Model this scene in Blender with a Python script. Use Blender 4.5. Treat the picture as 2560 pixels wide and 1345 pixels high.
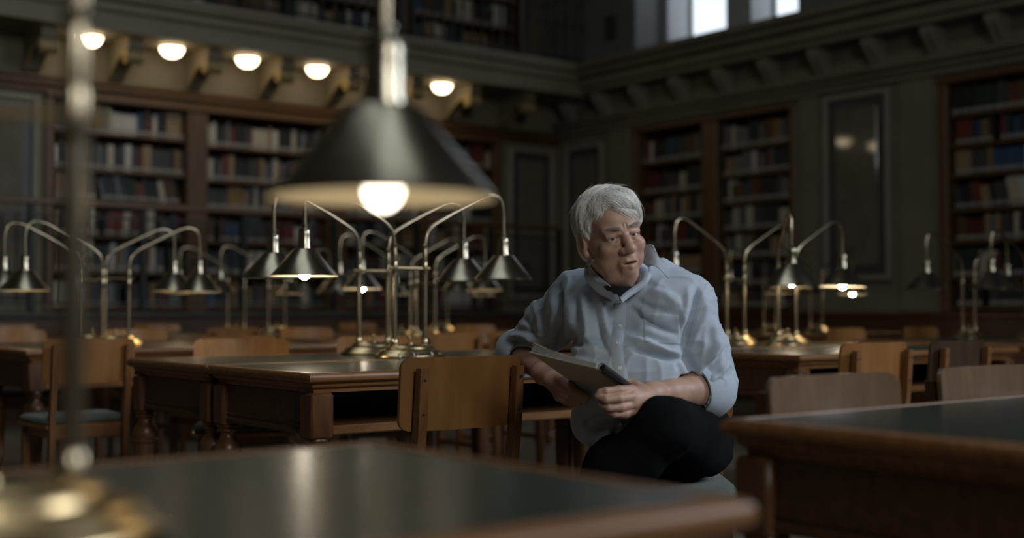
import bpy, math, random
import numpy as np
from mathutils import Vector, Matrix, noise

random.seed(7)
rng = np.random.default_rng(11)
for o in list(bpy.data.objects):
    bpy.data.objects.remove(o)
scene = bpy.context.scene
COL = scene.collection
PI = math.pi

# ------------------------------------------------------------------ camera
EYE = 0.98                      # lens height: 0.20 m above the table tops
FPX = 3100.0                    # focal length in pixels of the 2560 x 1345 frame
PITCH = math.atan(99.5 / FPX)
TH = math.atan(2450.0 / 3100.0)  # heading, turned from +Y towards +X
SA, CA = math.sin(TH), math.cos(TH)
RV = Vector((CA, -SA, 0)); FV = Vector((SA, CA, 0))
cam_d = bpy.data.cameras.new('camera')
cam = bpy.data.objects.new('camera', cam_d); COL.objects.link(cam)
cam.location = (0, 0, EYE)
cam.rotation_euler = (PI / 2 + PITCH, 0, -TH)
cam_d.sensor_width = 36.0
cam_d.lens = 36.0 * FPX / 2560.0
cam_d.clip_start = 0.05
cam_d.dof.use_dof = True
cam_d.dof.focus_distance = 3.70
cam_d.dof.aperture_fstop = 1.45
scene.camera = cam

# ------------------------------------------------------------------ world, skylight, key and fill, exposure
world = bpy.data.worlds.new('world'); scene.world = world
world.use_nodes = True
bg = world.node_tree.nodes['Background']
bg.inputs[0].default_value = (0.55, 0.65, 0.75, 1); bg.inputs[1].default_value = 0.015
scene.view_settings.view_transform = 'Standard'
scene.view_settings.look = 'None'
scene.view_settings.exposure = 0.0
scene.view_settings.gamma = 1.0
scene.view_settings.use_curve_mapping = False
scene.cycles.sample_clamp_indirect = 4.0
scene.cycles.adaptive_threshold = 0.03
scene.cycles.max_bounces = 6
scene.cycles.diffuse_bounces = 3
scene.cycles.glossy_bounces = 3
scene.cycles.transmission_bounces = 5
scene.cycles.caustics_reflective = False
scene.cycles.caustics_refractive = False

def area(name, loc, target, sx, sy, power, col):
    d = bpy.data.lights.new(name, 'AREA'); d.shape = 'RECTANGLE'; d.size = sx; d.size_y = sy
    d.energy = power; d.color = col
    o = bpy.data.objects.new(name, d); COL.objects.link(o); o.location = loc
    o.rotation_euler = (Vector(target) - Vector(loc)).to_track_quat('-Z', 'Y').to_euler()
    return o
# added unseen soft key at the right, added frontal fill behind the camera, and the glazed ceiling high above the hall
def spread_area(name, loc, target, sx, sy, power, col, spread):
    o = area(name, loc, target, sx, sy, power, col); o.data.spread = math.radians(spread); return o
spread_area('soft_key_light', (8.6, -3.6, 5.2), (2.6, 2.7, 0.9), 3.6, 3.6, 125, (0.80, 0.89, 1.0), 85)  # added softbox-like key, spread narrowed to favour the man over the walls
spread_area('front_fill_light', (0.5, -4.9, 4.4), (2.6, 5, 1.2), 2.0, 3.2, 75, (0.92, 0.94, 0.90), 100)  # added fill that brightens the fronts of man and notebook
area('daylight_skylight', (2.0, 3.6, 8.6), (2.0, 3.6, 0), 2.8, 6.5, 70, (0.86, 0.95, 0.96))

# ------------------------------------------------------------------ helpers
def at(px, py, d):
    """world point seen at pixel (px, py), d metres in front of the lens (measured level)"""
    u = (px - 1280.0) / FPX; v = (672.5 - py) / FPX
    f = math.cos(PITCH) - math.sin(PITCH) * v
    up = math.sin(PITCH) + math.cos(PITCH) * v
    return RV * (u / f * d) + FV * d + Vector((0, 0, EYE + up / f * d))

def nod(nt, t, **kw):
    n = nt.nodes.new(t)
    for k, v in kw.items():
        setattr(n, k, v)
    return n

def mat(name, col, rough=0.5, metal=0.0, var=None, scale=8.0, stretch=(1, 1, 1), bump=0.0, bscale=60.0, spec=None, emit=None, estr=0.0, coat=0.0, coords='Object', detail=4.0, sheen=0.0, trans=0.0, sub=0.0):
    """Principled material; var = second colour mixed in by noise stretched along an axis"""
    m = bpy.data.materials.new(name); m.use_nodes = True
    nt = m.node_tree; b = nt.nodes['Principled BSDF']
    b.inputs['Base Color'].default_value = (*col, 1)
    b.inputs['Roughness'].default_value = rough
    b.inputs['Metallic'].default_value = metal
    if spec is not None: b.inputs['Specular IOR Level'].default_value = spec
    if coat: b.inputs['Coat Weight'].default_value = coat; b.inputs['Coat Roughness'].default_value = 0.15
    if sheen: b.inputs['Sheen Weight'].default_value = sheen
    if trans: b.inputs['Transmission Weight'].default_value = trans
    if sub:
        b.inputs['Subsurface Weight'].default_value = sub
        b.inputs['Subsurface Radius'].default_value = (0.012, 0.005, 0.003)
        b.inputs['Subsurface Scale'].default_value = 1.0
    if emit:
        b.inputs['Emission Color'].default_value = (*emit, 1); b.inputs['Emission Strength'].default_value = estr
    if var is not None or bump:
        tc = nod(nt, 'ShaderNodeTexCoord'); mp = nod(nt, 'ShaderNodeMapping')
        mp.inputs['Scale'].default_value = stretch
        nt.links.new(tc.outputs[coords], mp.inputs['Vector'])
    if var is not None:
        n = nod(nt, 'ShaderNodeTexNoise'); n.inputs['Scale'].default_value = scale; n.inputs['Detail'].default_value = detail
        nt.links.new(mp.outputs[0], n.inputs['Vector'])
        r = nod(nt, 'ShaderNodeValToRGB')
        r.color_ramp.elements[0].position = 0.32; r.color_ramp.elements[0].color = (*col, 1)
        r.color_ramp.elements[1].position = 0.68; r.color_ramp.elements[1].color = (*var, 1)
        nt.links.new(n.outputs['Fac'], r.inputs['Fac']); nt.links.new(r.outputs['Color'], b.inputs['Base Color'])
    if bump:
        n2 = nod(nt, 'ShaderNodeTexNoise'); n2.inputs['Scale'].default_value = bscale; n2.inputs['Detail'].default_value = 3
        nt.links.new(mp.outputs[0], n2.inputs['Vector'])
        bp = nod(nt, 'ShaderNodeBump'); bp.inputs['Strength'].default_value = bump; bp.inputs['Distance'].default_value = 0.01
        nt.links.new(n2.outputs['Fac'], bp.inputs['Height']); nt.links.new(bp.outputs[0], b.inputs['Normal'])
    return m

M = {}
M['table_wood'] = mat('table_wood', (0.150, 0.064, 0.022), 0.38, var=(0.235, 0.108, 0.040), scale=7, stretch=(1.2, 9, 9), spec=0.35)
M['table_wood_y'] = mat('table_wood_y', (0.150, 0.064, 0.022), 0.30, var=(0.235, 0.108, 0.040), scale=7, stretch=(9, 1.2, 9), spec=0.5)
M['dark_wood'] = mat('dark_wood', (0.085, 0.034, 0.013), 0.36, var=(0.145, 0.062, 0.025), scale=7, stretch=(9, 9, 1.2))
M['panel_wood'] = mat('panel_wood', (0.055, 0.024, 0.010), 0.45, var=(0.090, 0.042, 0.018), scale=6, stretch=(1.2, 8, 8))
M['leather'] = mat('green_linoleum', (0.026, 0.036, 0.031), 0.24, var=(0.033, 0.044, 0.037), scale=5, bump=0.02, bscale=220, spec=0.5)
M['chair_ply'] = mat('chair_plywood', (0.320, 0.138, 0.040), 0.32, var=(0.430, 0.205, 0.066), scale=6, stretch=(8, 8, 0.9), spec=0.45)
M['chair_ply_shaded'] = mat('chair_plywood_shaded', (0.230, 0.100, 0.030), 0.33, var=(0.290, 0.135, 0.045), scale=5, stretch=(5, 5, 0.9), spec=0.4)  # plywood again, with the shade on backs facing the lens put into its colour
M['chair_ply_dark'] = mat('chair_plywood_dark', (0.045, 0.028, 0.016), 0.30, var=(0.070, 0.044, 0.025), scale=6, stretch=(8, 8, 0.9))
M['chair_ply_grey'] = mat('chair_plywood_faded', (0.135, 0.084, 0.052), 0.22, var=(0.175, 0.112, 0.070), scale=6, stretch=(8, 8, 0.9))
M['chair_leg'] = mat('chair_beech', (0.150, 0.064, 0.022), 0.35, var=(0.215, 0.098, 0.036), scale=7, stretch=(9, 9, 1.2))
M['cushion'] = mat('cushion_cloth', (0.070, 0.090, 0.080), 0.9, var=(0.088, 0.108, 0.095), scale=30, bump=0.2, bscale=300, sheen=0.2)
M['screw'] = mat('screw_steel', (0.16, 0.14, 0.12), 0.45, 1.0)
M['brass'] = mat('brass', (0.64, 0.50, 0.30), 0.25, 1.0, var=(0.60, 0.43, 0.21), scale=14)
M['aged_brass'] = mat('aged_brass', (0.50, 0.415, 0.285), 0.26, 1.0, var=(0.41, 0.335, 0.225), scale=14)
M['shade'] = mat('shade_metal', (0.40, 0.355, 0.275), 0.25, 1.0, var=(0.33, 0.29, 0.22), scale=10, bump=0.06, bscale=35)
M['shade_in'] = mat('shade_lining', (0.80, 0.70, 0.50), 0.6)
M['bulb_on'] = mat('bulb_lit', (1, 1, 1), 0.4, emit=(1.0, 0.88, 0.70), estr=6.5)
M['bulb_bright'] = mat('bulb_lit_bright', (1, 1, 1), 0.4, emit=(1.0, 0.87, 0.68), estr=70)
M['bulb_deep'] = mat('bulb_lit_recessed', (1, 1, 1), 0.4, emit=(1.0, 0.80, 0.56), estr=30)
M['bulb_off'] = mat('bulb_frosted', (0.75, 0.75, 0.72), 0.35)
M['bowl_on'] = mat('bowl_lit', (1, 1, 1), 0.4, emit=(1.0, 0.80, 0.52), estr=7.5)
M['stone'] = mat('stone_wall', (0.185, 0.168, 0.118), 0.75, var=(0.225, 0.205, 0.146), scale=3, bump=0.1, bscale=40)
M['stone_light'] = mat('stone_light', (0.27, 0.255, 0.20), 0.6, var=(0.31, 0.295, 0.235), scale=3)
M['marble'] = mat('marble_panel', (0.15, 0.132, 0.102), 0.7, spec=0.2, var=(0.20, 0.177, 0.138), scale=4, detail=9)
M['marble_polished'] = mat('marble_polished', (0.15, 0.13, 0.10), 0.055, var=(0.20, 0.177, 0.138), scale=4, detail=9)
M['marble_dark'] = mat('marble_border', (0.055, 0.055, 0.045), 0.4, var=(0.075, 0.075, 0.062), scale=5, detail=9)
M['gilt'] = mat('bracket_gilt', (0.46, 0.35, 0.17), 0.4, var=(0.36, 0.27, 0.12), scale=9)
M['plaster'] = mat('gallery_plaster', (0.25, 0.21, 0.15), 0.75, var=(0.28, 0.24, 0.17), scale=3)
M['shelf_wood'] = mat('bookcase_oak', (0.105, 0.055, 0.022), 0.45, var=(0.160, 0.086, 0.036), scale=6, stretch=(7, 7, 1.0))
M['iron'] = mat('wrought_iron', (0.035, 0.033, 0.030), 0.45, 0.6)
M['rail_wood'] = mat('rail_wood', (0.13, 0.065, 0.028), 0.4)
M['floor'] = mat('floor_stone', (0.200, 0.165, 0.125), 0.45, var=(0.25, 0.21, 0.16), scale=2.5)
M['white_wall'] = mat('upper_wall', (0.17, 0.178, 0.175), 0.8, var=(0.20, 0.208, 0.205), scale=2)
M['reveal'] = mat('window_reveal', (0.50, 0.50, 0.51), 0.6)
M['pane'] = mat('window_pane_frosted', (0.8, 0.85, 0.9), 0.3, emit=(0.82, 0.91, 1.0), estr=1.15)
M['ceiling'] = mat('ceiling_plaster', (0.45, 0.44, 0.40), 0.8)
M['label'] = mat('spine_label', (0.36, 0.345, 0.31), 0.7)
M['paper'] = mat('paper_block', (0.66, 0.62, 0.52), 0.8, var=(0.55, 0.51, 0.42), scale=200, stretch=(0.05, 1, 1))
BOOKC = {'cream': (0.52, 0.47, 0.37), 'white': (0.60, 0.58, 0.54), 'black': (0.020, 0.020, 0.022), 'navy blue': (0.024, 0.032, 0.052), 'dark green': (0.026, 0.038, 0.030),
         'grey': (0.16, 0.165, 0.165), 'dark grey': (0.060, 0.062, 0.065), 'brown': (0.115, 0.055, 0.025), 'red': (0.170, 0.034, 0.022), 'ochre': (0.26, 0.155, 0.06),
         'blue': (0.04, 0.085, 0.17), 'tan': (0.33, 0.23, 0.13), 'maroon': (0.10, 0.018, 0.018)}
for k, c in BOOKC.items():
    M['book_' + k] = mat('book_' + k.replace(' ', '_'), c, 0.55)

class MB:
    """collects pieces of ONE mesh"""
    def __init__(s): s.v = []; s.f = []; s.m = []; s.s = []
    def add(s, vs, fs, m=0, sm=False, T=None):
        o = len(s.v)
        s.v += [tuple(T @ Vector(p)) if T is not None else tuple(p) for p in vs]
        for f in fs: s.f.append([i + o for i in f]); s.m.append(m); s.s.append(sm)
        return s
    def box(s, c, d, b=0.0, m=0, T=None):
        x, y, z = c; a, e, h = d[0] / 2, d[1] / 2, d[2] / 2
        if b <= 0:
            vs = [(x + i * a, y + j * e, z + k * h) for k in (-1, 1) for j in (-1, 1) for i in (-1, 1)]
            fs = [(0, 2, 3, 1), (4, 5, 7, 6), (0, 1, 5, 4), (2, 6, 7, 3), (0, 4, 6, 2), (1, 3, 7, 5)]
            return s.add(vs, fs, m, False, T)
        b = min(b, a * .98, e * .98, h * .98)
        vs = []; idx = {}
        for i in (-1, 1):
            for j in (-1, 1):
                for k in (-1, 1):
                    for ax in range(3):
                        p = [i * (a - b), j * (e - b), k * (h - b)]
                        p[ax] = (i * a, j * e, k * h)[ax]
                        idx[i, j, k, ax] = len(vs); vs.append((x + p[0], y + p[1], z + p[2]))
        fs = []
        for ax in range(3):
            u, w = [q for q in range(3) if q != ax]
            for sg in (-1, 1):
                q = []
                for su, sw in ((-1, -1), (1, -1), (1, 1), (-1, 1)):
                    t = [0, 0, 0]; t[ax] = sg; t[u] = su; t[w] = sw; q.append(idx[t[0], t[1], t[2], ax])
                flip = (sg < 0) ^ (ax == 1)
                fs.append(q[::-1] if flip else q)
        for ax in range(3):                # edges along ax
            u, w = [q for q in range(3) if q != ax]
            for su in (-1, 1):
                for sw in (-1, 1):
                    t0 = [0, 0, 0]; t0[ax] = -1; t0[u] = su; t0[w] = sw
                    t1 = list(t0); t1[ax] = 1
                    q = [idx[(*t0, u)], idx[(*t1, u)], idx[(*t1, w)], idx[(*t0, w)]]
                    fs.append(q if (su * sw > 0) ^ (ax == 1) else q[::-1])
        for i in (-1, 1):
            for j in (-1, 1):
                for k in (-1, 1):
                    q = [idx[i, j, k, 0], idx[i, j, k, 1], idx[i, j, k, 2]]
                    fs.append(q if i * j * k > 0 else q[::-1])
        return s.add(vs, fs, m, False, T)
    def tube(s, path, r, n=10, m=0, cap=True, T=None):
        P = [Vector(p) for p in path]; k = len(P)
        R = r if isinstance(r, (list, tuple)) else [r] * k
        vs = []; fs = []; up = None
        for i in range(k):
            t = (P[min(i + 1, k - 1)] - P[max(i - 1, 0)]).normalized()
            if up is None:
                up = Vector((0, 0, 1)) if abs(t.z) < .9 else Vector((1, 0, 0))
            a = t.cross(up)
            if a.length < 1e-5: a = t.orthogonal()
            a.normalize(); bq = a.cross(t).normalized(); up = bq
            for j in range(n):
                w = 2 * PI * j / n
                vs.append(P[i] + (a * math.cos(w) + bq * math.sin(w)) * R[i])
        for i in range(k - 1):
            for j in range(n):
                j2 = (j + 1) % n
                fs.append((i * n + j, i * n + j2, (i + 1) * n + j2, (i + 1) * n + j))
        if cap:
            fs.append(tuple(range(n))[::-1]); fs.append(tuple((k - 1) * n + j for j in range(n)))
        fs = [f[::-1] for f in fs]
        return s.add(vs, fs, m, True, T)
    def lathe(s, prof, n=24, c=(0, 0, 0), sx=1, sy=1, m=0, T=None, mats=None, cap=True):
        vs = []; fs = []
        k = len(prof)
        for (r, z) in prof:
            for j in range(n):
                w = 2 * PI * j / n
                vs.append((c[0] + r * sx * math.cos(w), c[1] + r * sy * math.sin(w), c[2] + z))
        o = len(s.v)
        s.v += [tuple(T @ Vector(p)) if T is not None else tuple(p) for p in vs]
        for i in range(k - 1):
            for j in range(n):
                j2 = (j + 1) % n
                s.f.append([o + i * n + j, o + i * n + j2, o + (i + 1) * n + j2, o + (i + 1) * n + j])
                s.m.append(mats[i] if mats else m); s.s.append(True)
        for i, rev in ((0, True), (k - 1, False)):
            if cap and prof[i][0] > 1e-4:
                q = [o + i * n + j for j in range(n)]
                s.f.append(q[::-1] if rev else q); s.m.append(mats[min(i, k - 2)] if mats else m); s.s.append(False)
        return s
    def prism(s, poly, lo, hi, ax=1, m=0, sm=False, T=None):
        """extrude a 2-D polygon (coordinates on the two axes other than ax) from lo to hi along ax"""
        n = len(poly)
        def mk(p, h):
            q = list(p); q.insert(ax, h); return tuple(q)
        vs = [mk(p, lo) for p in poly] + [mk(p, hi) for p in poly]
        fs = [tuple(range(n))[::-1], tuple(range(n, 2 * n))]
        fs += [(i, (i + 1) % n, n + (i + 1) % n, n + i) for i in range(n)]
        return s.add(vs, fs, m, sm, T)
    def mesh(s, name, mats, ang=38):
        me = bpy.data.meshes.new(name)
        me.from_pydata(s.v, [], s.f)
        for k in (mats if isinstance(mats, (list, tuple)) else [mats]):
            me.materials.append(M[k] if isinstance(k, str) else k)
        me.polygons.foreach_set('material_index', s.m)
        me.polygons.foreach_set('use_smooth', s.s)
        me.update()
        import bmesh
        bm = bmesh.new(); bm.from_mesh(me); bmesh.ops.recalc_face_normals(bm, faces=bm.faces); bm.to_mesh(me); bm.free()
        if any(s.s): me.set_sharp_from_angle(angle=math.radians(ang))
        return me
    def build(s, name, mats, parent=None, loc=(0, 0, 0), rz=0.0, ang=38):
        return link(name, s.mesh(name, mats, ang), parent, loc, rz)

def link(name, me, parent=None, loc=(0, 0, 0), rz=0.0, rot=None):
    o = bpy.data.objects.new(name, me); COL.objects.link(o)
    o.location = loc; o.rotation_euler = rot if rot else (0, 0, rz)
    if parent is not None: o.parent = parent
    return o
def tag(o, label=None, cat=None, group=None, kind=None):
    if label: o['label'] = label
    if cat: o['category'] = cat
    if group: o['group'] = group
    if kind: o['kind'] = kind
    return o
def thing(name, label, cat, loc=(0, 0, 0), rz=0.0, group=None):
    o = bpy.data.objects.new(name, None); COL.objects.link(o)
    o.location = loc; o.rotation_euler = (0, 0, rz)
    return tag(o, label, cat, group)
def copy_tree(o, parent=None):
    c = o.copy(); COL.objects.link(c)
    if parent is not None: c.parent = parent
    for ch in list(o.children): copy_tree(ch, c)
    return c
def simple_box(name, lo, hi, m, parent=None, b=0.0):
    c = [(p + q) / 2 for p, q in zip(lo, hi)]; d = [abs(q - p) for p, q in zip(lo, hi)]
    return MB().box(c, d, b).build(name, m, parent)
def struct(o, label=None):
    o['kind'] = 'structure'
    if label: o['label'] = label
    return o

# ================================================================== THE ROOM
WX, WY = 10.25, 12.0            # face of the side wall with windows / of the wall with the lit gallery
XW, YW, ZC = -6.0, -5.2, 9.0
floor = struct(simple_box('floor', (XW, YW, -0.12), (WX + 1.5, WY + 1, 0), 'floor'), 'worn beige stone floor of the reading hall')
mb = MB(); mb.box((0, 0, 0), (WX - XW + 2, WY - YW + 2, 0.2))
ceil = struct(mb.build('ceiling', 'ceiling', None, ((WX + XW) / 2, (WY + YW) / 2, ZC + 0.1)), 'high plaster ceiling of the hall')
struct(simple_box('wall_back', (XW, YW - 0.3, 0), (WX + 1, YW, ZC), 'stone'), 'stone wall behind the camera')
struct(simple_box('wall_front', (XW - 0.3, YW, 0), (XW, WY + 1, ZC), 'stone'), 'stone wall far to the side')

# ---- wall with the lit gallery (runs along X)
wl = struct(simple_box('wall_left', (XW, WY + 0.36, 0), (WX + 0.4, WY + 0.6, ZC), 'stone'), 'stone wall with bookcases below a lit gallery')
def panel(parent, wallaxis, a0, a1, z0, z1, face, name='stone_panel', field='marble'):
    """raised frame, dark border and polished marble field on a wall; wallaxis 'x': wall runs along X and faces -Y"""
    def bx(nm, p0, p1, q0, q1, d0, d1, m, b=0.0):
        if wallaxis == 'x':
            return simple_box(nm, (p0, face - d1, q0), (p1, face - d0, q1), m, None, b)
        return simple_box(nm, (face - d1, p0, q0), (face - d0, p1, q1), m, None, b)
    root = None
    t = 0.06
    objs = []
    mb = MB()
    for (p0, p1, q0, q1) in ((a0, a0 + t, z0, z1), (a1 - t, a1, z0, z1), (a0 + t, a1 - t, z0, z0 + t), (a0 + t, a1 - t, z1 - t, z1)):
        c = ((p0 + p1) / 2, (q0 + q1) / 2); d = (p1 - p0, q1 - q0)
        if wallaxis == 'x': mb.box((c[0], face - 0.025, c[1]), (d[0], 0.05, d[1]), 0.012)
        else: mb.box((face - 0.025, c[0], c[1]), (0.05, d[0], d[1]), 0.012)
    fr = mb.build(name, 'stone_light', parent)
    s = bx('marble_border', a0 + t, a1 - t, z0 + t, z1 - t, 0.0, 0.012, 'marble_dark'); s.parent = fr
    w = 0.09
    s = bx('marble_field', a0 + t + w, a1 - t - w, z0 + t + w, z1 - t - w, 0.0, 0.03, field, 0.01); s.parent = fr
    return fr
# piers either side of the bookcases, beam above them
pl = simple_box('stone_pier', (XW, WY, 0.9), (3.80, WY + 0.36, 3.05), 'stone', wl)
pr = simple_box('stone_pier', (9.30, WY, 0.9), (WX, WY + 0.36, 3.05), 'stone', wl)
panel(wl, 'x', 2.60, 3.74, 1.1, 3.0, WY)
panel(wl, 'x', 9.42, 10.14, 1.1, 2.98, WY)
mb = MB()
mb.box(((XW + WX) / 2, WY + 0.18, 3.13), (WX - XW, 0.36, 0.16))
for y, z, h in ((WY - 0.03, 3.07, 0.05), (WY - 0.05, 3.13, 0.05), (WY - 0.02, 3.19, 0.04)):
    mb.box(((XW + WX) / 2, y + 0.05, z), (WX - XW, 0.12, h), 0.012)
struct(mb.build('trim_1', 'shelf_wood'), 'stepped wooden moulding above the bookcases under the gallery')
fz = struct(simple_box('trim_2', (XW, WY + 0.02, 3.21), (WX, WY + 0.36, 3.60), 'plaster'), 'plain plaster frieze behind the scroll brackets')

# ---- upper gallery: slab with stepped fascia
gal = struct(MB().box(((XW + WX) / 2, WY - 0.17, 3.655), (WX - XW, 1.06, 0.17)).box(((XW + WX) / 2, WY - 0.19, 3.79), (WX - XW, 1.10, 0.10), 0.02)
             .box(((XW + WX) / 2, WY - 0.21, 3.88), (WX - XW, 1.14, 0.08), 0.02).build('trim_3', 'plaster'), 'gallery slab with stepped edge running above the bookcases')
edge = simple_box('gallery_kerb', (XW, WY - 0.80, 3.90), (WX, WY - 0.62, 3.945), 'stone_light', gal, 0.01)
# scroll brackets under the gallery
def bracket_mesh():
    mb = MB()
    # side silhouette in (y, z): y out of the wall is negative
    prof = [(0, 0), (-0.05, -0.02)]
    pts = []
    for i in range(15):
        t = i / 14
        pts.append((-0.06 - 0.40 * t, -0.02 + 0.20 * t + 0.045 * math.sin(t * PI)))
    prof = [(0.0, -0.05)] + pts + [(-0.52, 0.17), (-0.555, 0.205), (-0.555, 0.29), (0.0, 0.29)]
    mb.prism(prof, -0.075, 0.075, 0, 1)
    # the scroll at the front end
    for sx in (-0.082, 0.082):
        path = [(sx, -0.485 + (0.075 - 0.0075 * k) * math.cos(k * 0.7 + 0.4), 0.125 + (0.075 - 0.0075 * k) * math.sin(k * 0.7 + 0.4)) for k in range(10)]
        mb.tube(path, 0.014, 6)
    mb.tube([(-0.08, -0.485, 0.125), (0.08, -0.485, 0.125)], 0.07, 14)
    # ribs on the sloping back and abacus on top
    for sx in (-0.072, 0.072):
        mb.tube([(sx, p[0], p[1] - 0.004) for p in pts], 0.017, 6)
    mb.box((0, -0.28, 0.305), (0.19, 0.60, 0.03), 0.008)
    return mb.mesh('scroll_bracket', ['gilt', 'plaster'])
bmesh_ = bracket_mesh()
for k in range(-4, 8):
    x = 4.484 + 0.81 * k
    if 9.9 > x > 1.0:
        link('scroll_bracket', bmesh_, fz, (x, WY + 0.02 - 0, 3.27))
# bowl lamps under the gallery
bl_names = ['beside the foreground lamp pole, leftmost of the row', 'second from the left end of the row', 'third from the left end of the row', 'directly left of the big foreground lamp shade', 'hidden behind the big foreground lamp shade', 'at the right end of the row']
for k in range(6):
    x = 4.08 + 0.81 * k
    t = thing('ceiling_light', 'glowing bowl light under the gallery, ' + bl_names[k], 'ceiling light', (x, WY - 0.42, 3.57), 0, 'bowl lights under the gallery')
    MB().lathe([(0.0, 0.0), (0.075, 0.0), (0.085, -0.012), (0.06, -0.02), (0.0, -0.02)], 20).build('ceiling_rose', 'brass', t)
    MB().lathe([(0.112, -0.018), (0.116, -0.03), (0.108, -0.06), (0.085, -0.095), (0.05, -0.118), (0.0, -0.126)], 24).build('glass_bowl', 'bowl_on', t)
    MB().lathe([(0.119, -0.012), (0.124, -0.02), (0.119, -0.03), (0.108, -0.02)], 24, cap=False).build('bowl_rim', 'brass', t)

# gallery railing (iron) and the dark bookcases behind it
gr = thing('gallery_railing', 'dark iron railing along the edge of the upper gallery', 'railing', (0, WY - 0.62, 3.93))
MB().tube([(1.0, 0, 1.0), (WX, 0, 1.0)], 0.03, 8).build('handrail', 'iron', gr)
MB().box(((1 + WX) / 2, 0, 0.10), (WX - 1, 0.025, 0.025)).build('bottom_rail', 'iron', gr)
postm = MB().box((0, 0, 0.5), (0.07, 0.07, 1.0), 0.01).lathe([(0, 1.02), (0.05, 1.05), (0.03, 1.10), (0, 1.12)], 10).mesh('railing_post', 'iron')
balm = MB().tube([(0, 0, 0.1), (0, 0, 0.99)], 0.010, 6).lathe([(0.01, .44), (0.022, .5), (0.01, .56)], 6).mesh('baluster', 'iron')
n = 0
for k in range(66):
    x = 1.0 + 0.14 * k
    if k % 11 == 3: link('railing_post', postm, gr, (x, 0, 0))
    else: link('baluster', balm, gr, (x, 0, 0))

# ---- raised walk with its iron railing in front of the lower bookcases
PY, PZ = 11.05, 0.95
plat = struct(simple_box('trim_4', (XW, PY, 0), (9.6, WY + 0.36, PZ - 0.05), 'panel_wood'), 'dark panelled base of the raised walk before the bookcases')
simple_box('walk_edge', (XW, PY - 0.05, PZ - 0.05), (9.6, WY + 0.36, PZ), 'marble_dark', plat, 0.015)
wp = MB().box((0, 0, 0), (0.86, 0.03, 0.62), 0.02).mesh('base_panel', 'dark_wood')
for k in range(10): link('base_panel', wp, plat, (0.6 + 0.95 * k, PY - 0.01, 0.46))
wr = thing('walk_railing', 'wrought iron railing with rosettes before the lower bookcases', 'railing', (0, PY + 0.08, PZ))
MB().box(((1.4 + 9.5) / 2, 0, 0.975), (8.1, 0.07, 0.05), 0.012).build('handrail', 'rail_wood', wr)
for z in (0.08, 0.86): MB().box(((1.4 + 9.5) / 2, 0, z), (8.1, 0.02, 0.02)).build('rail_bar', 'iron', wr)
wpm = MB().box((0, 0, 0.48), (0.06, 0.06, 0.96), 0.01).mesh('railing_post', 'iron')
wbm = MB().tube([(0, 0, 0.08), (0, 0, 0.86)], 0.008, 6).mesh('baluster', 'iron')
def rosette():
    mb = MB()
    for rr in (0.10, 0.045):
        mb.tube([(rr * math.cos(a * PI / 8), 0, rr * math.sin(a * PI / 8)) for a in range(17)], 0.008, 6, cap=False)
    for a in range(8):
        mb.tube([(0.045 * math.cos(a * PI / 4), 0, 0.045 * math.sin(a * PI / 4)), (0.10 * math.cos(a * PI / 4 + .3), 0, 0.10 * math.sin(a * PI / 4 + .3))], 0.006, 5)
    mb.lathe([(0, -.02), (0.028, 0), (0, 0.02)], 10, T=Matrix.Rotation(PI / 2, 4, 'X'))
    return mb.mesh('iron_rosette', 'iron')
rom = rosette()
for k in range(9):
    x0 = 1.4 + 1.0125 * k
    if x0 <= 9.51: link('railing_post', wpm, wr, (x0, 0, 0))
    if k < 8:
        link('iron_rosette', rom, wr, (x0 + 0.506, 0, 0.47))
        for j in range(1, 8):
            if j != 4: link('baluster', wbm, wr, (x0 + 1.0125 * j / 8, 0, 0))

# ---- wall with the windows (runs along Y, faces -X); the opening for the windows is left free
wr_z = 3.95
OW0, OW1 = 8.18, 10.60          # outer opening, along Y
w_r = struct(simple_box('wall_right', (WX + 0.36, YW, 0), (WX + 0.45, WY + 0.6, wr_z), 'stone'), 'stone wall with bookcases, marble panels and high windows')
simple_box('stone_beam', (WX, YW, 3.12), (WX + 0.36, WY + 0.6, wr_z), 'stone', w_r)
simple_box('stone_plinth', (WX, YW, 0), (WX + 0.36, WY + 0.6, 0.95), 'stone', w_r)
for (y0, y1) in ((YW, 4.80), (6.57, 8.22), (10.64, WY + 0.6)):
    simple_box('stone_pier', (WX, y0, 0.95), (WX + 0.36, y1, 3.12), 'stone', w_r)
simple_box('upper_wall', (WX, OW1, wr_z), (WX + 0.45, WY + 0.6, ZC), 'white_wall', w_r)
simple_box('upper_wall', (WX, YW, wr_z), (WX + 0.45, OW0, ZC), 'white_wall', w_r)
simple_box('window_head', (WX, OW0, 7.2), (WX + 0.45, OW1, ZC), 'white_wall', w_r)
simple_box('wall_niche', (WX - 0.012, 10.92, 4.25), (WX + 0.01, 11.12, 4.55), 'marble_dark', w_r, 0.004)
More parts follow.
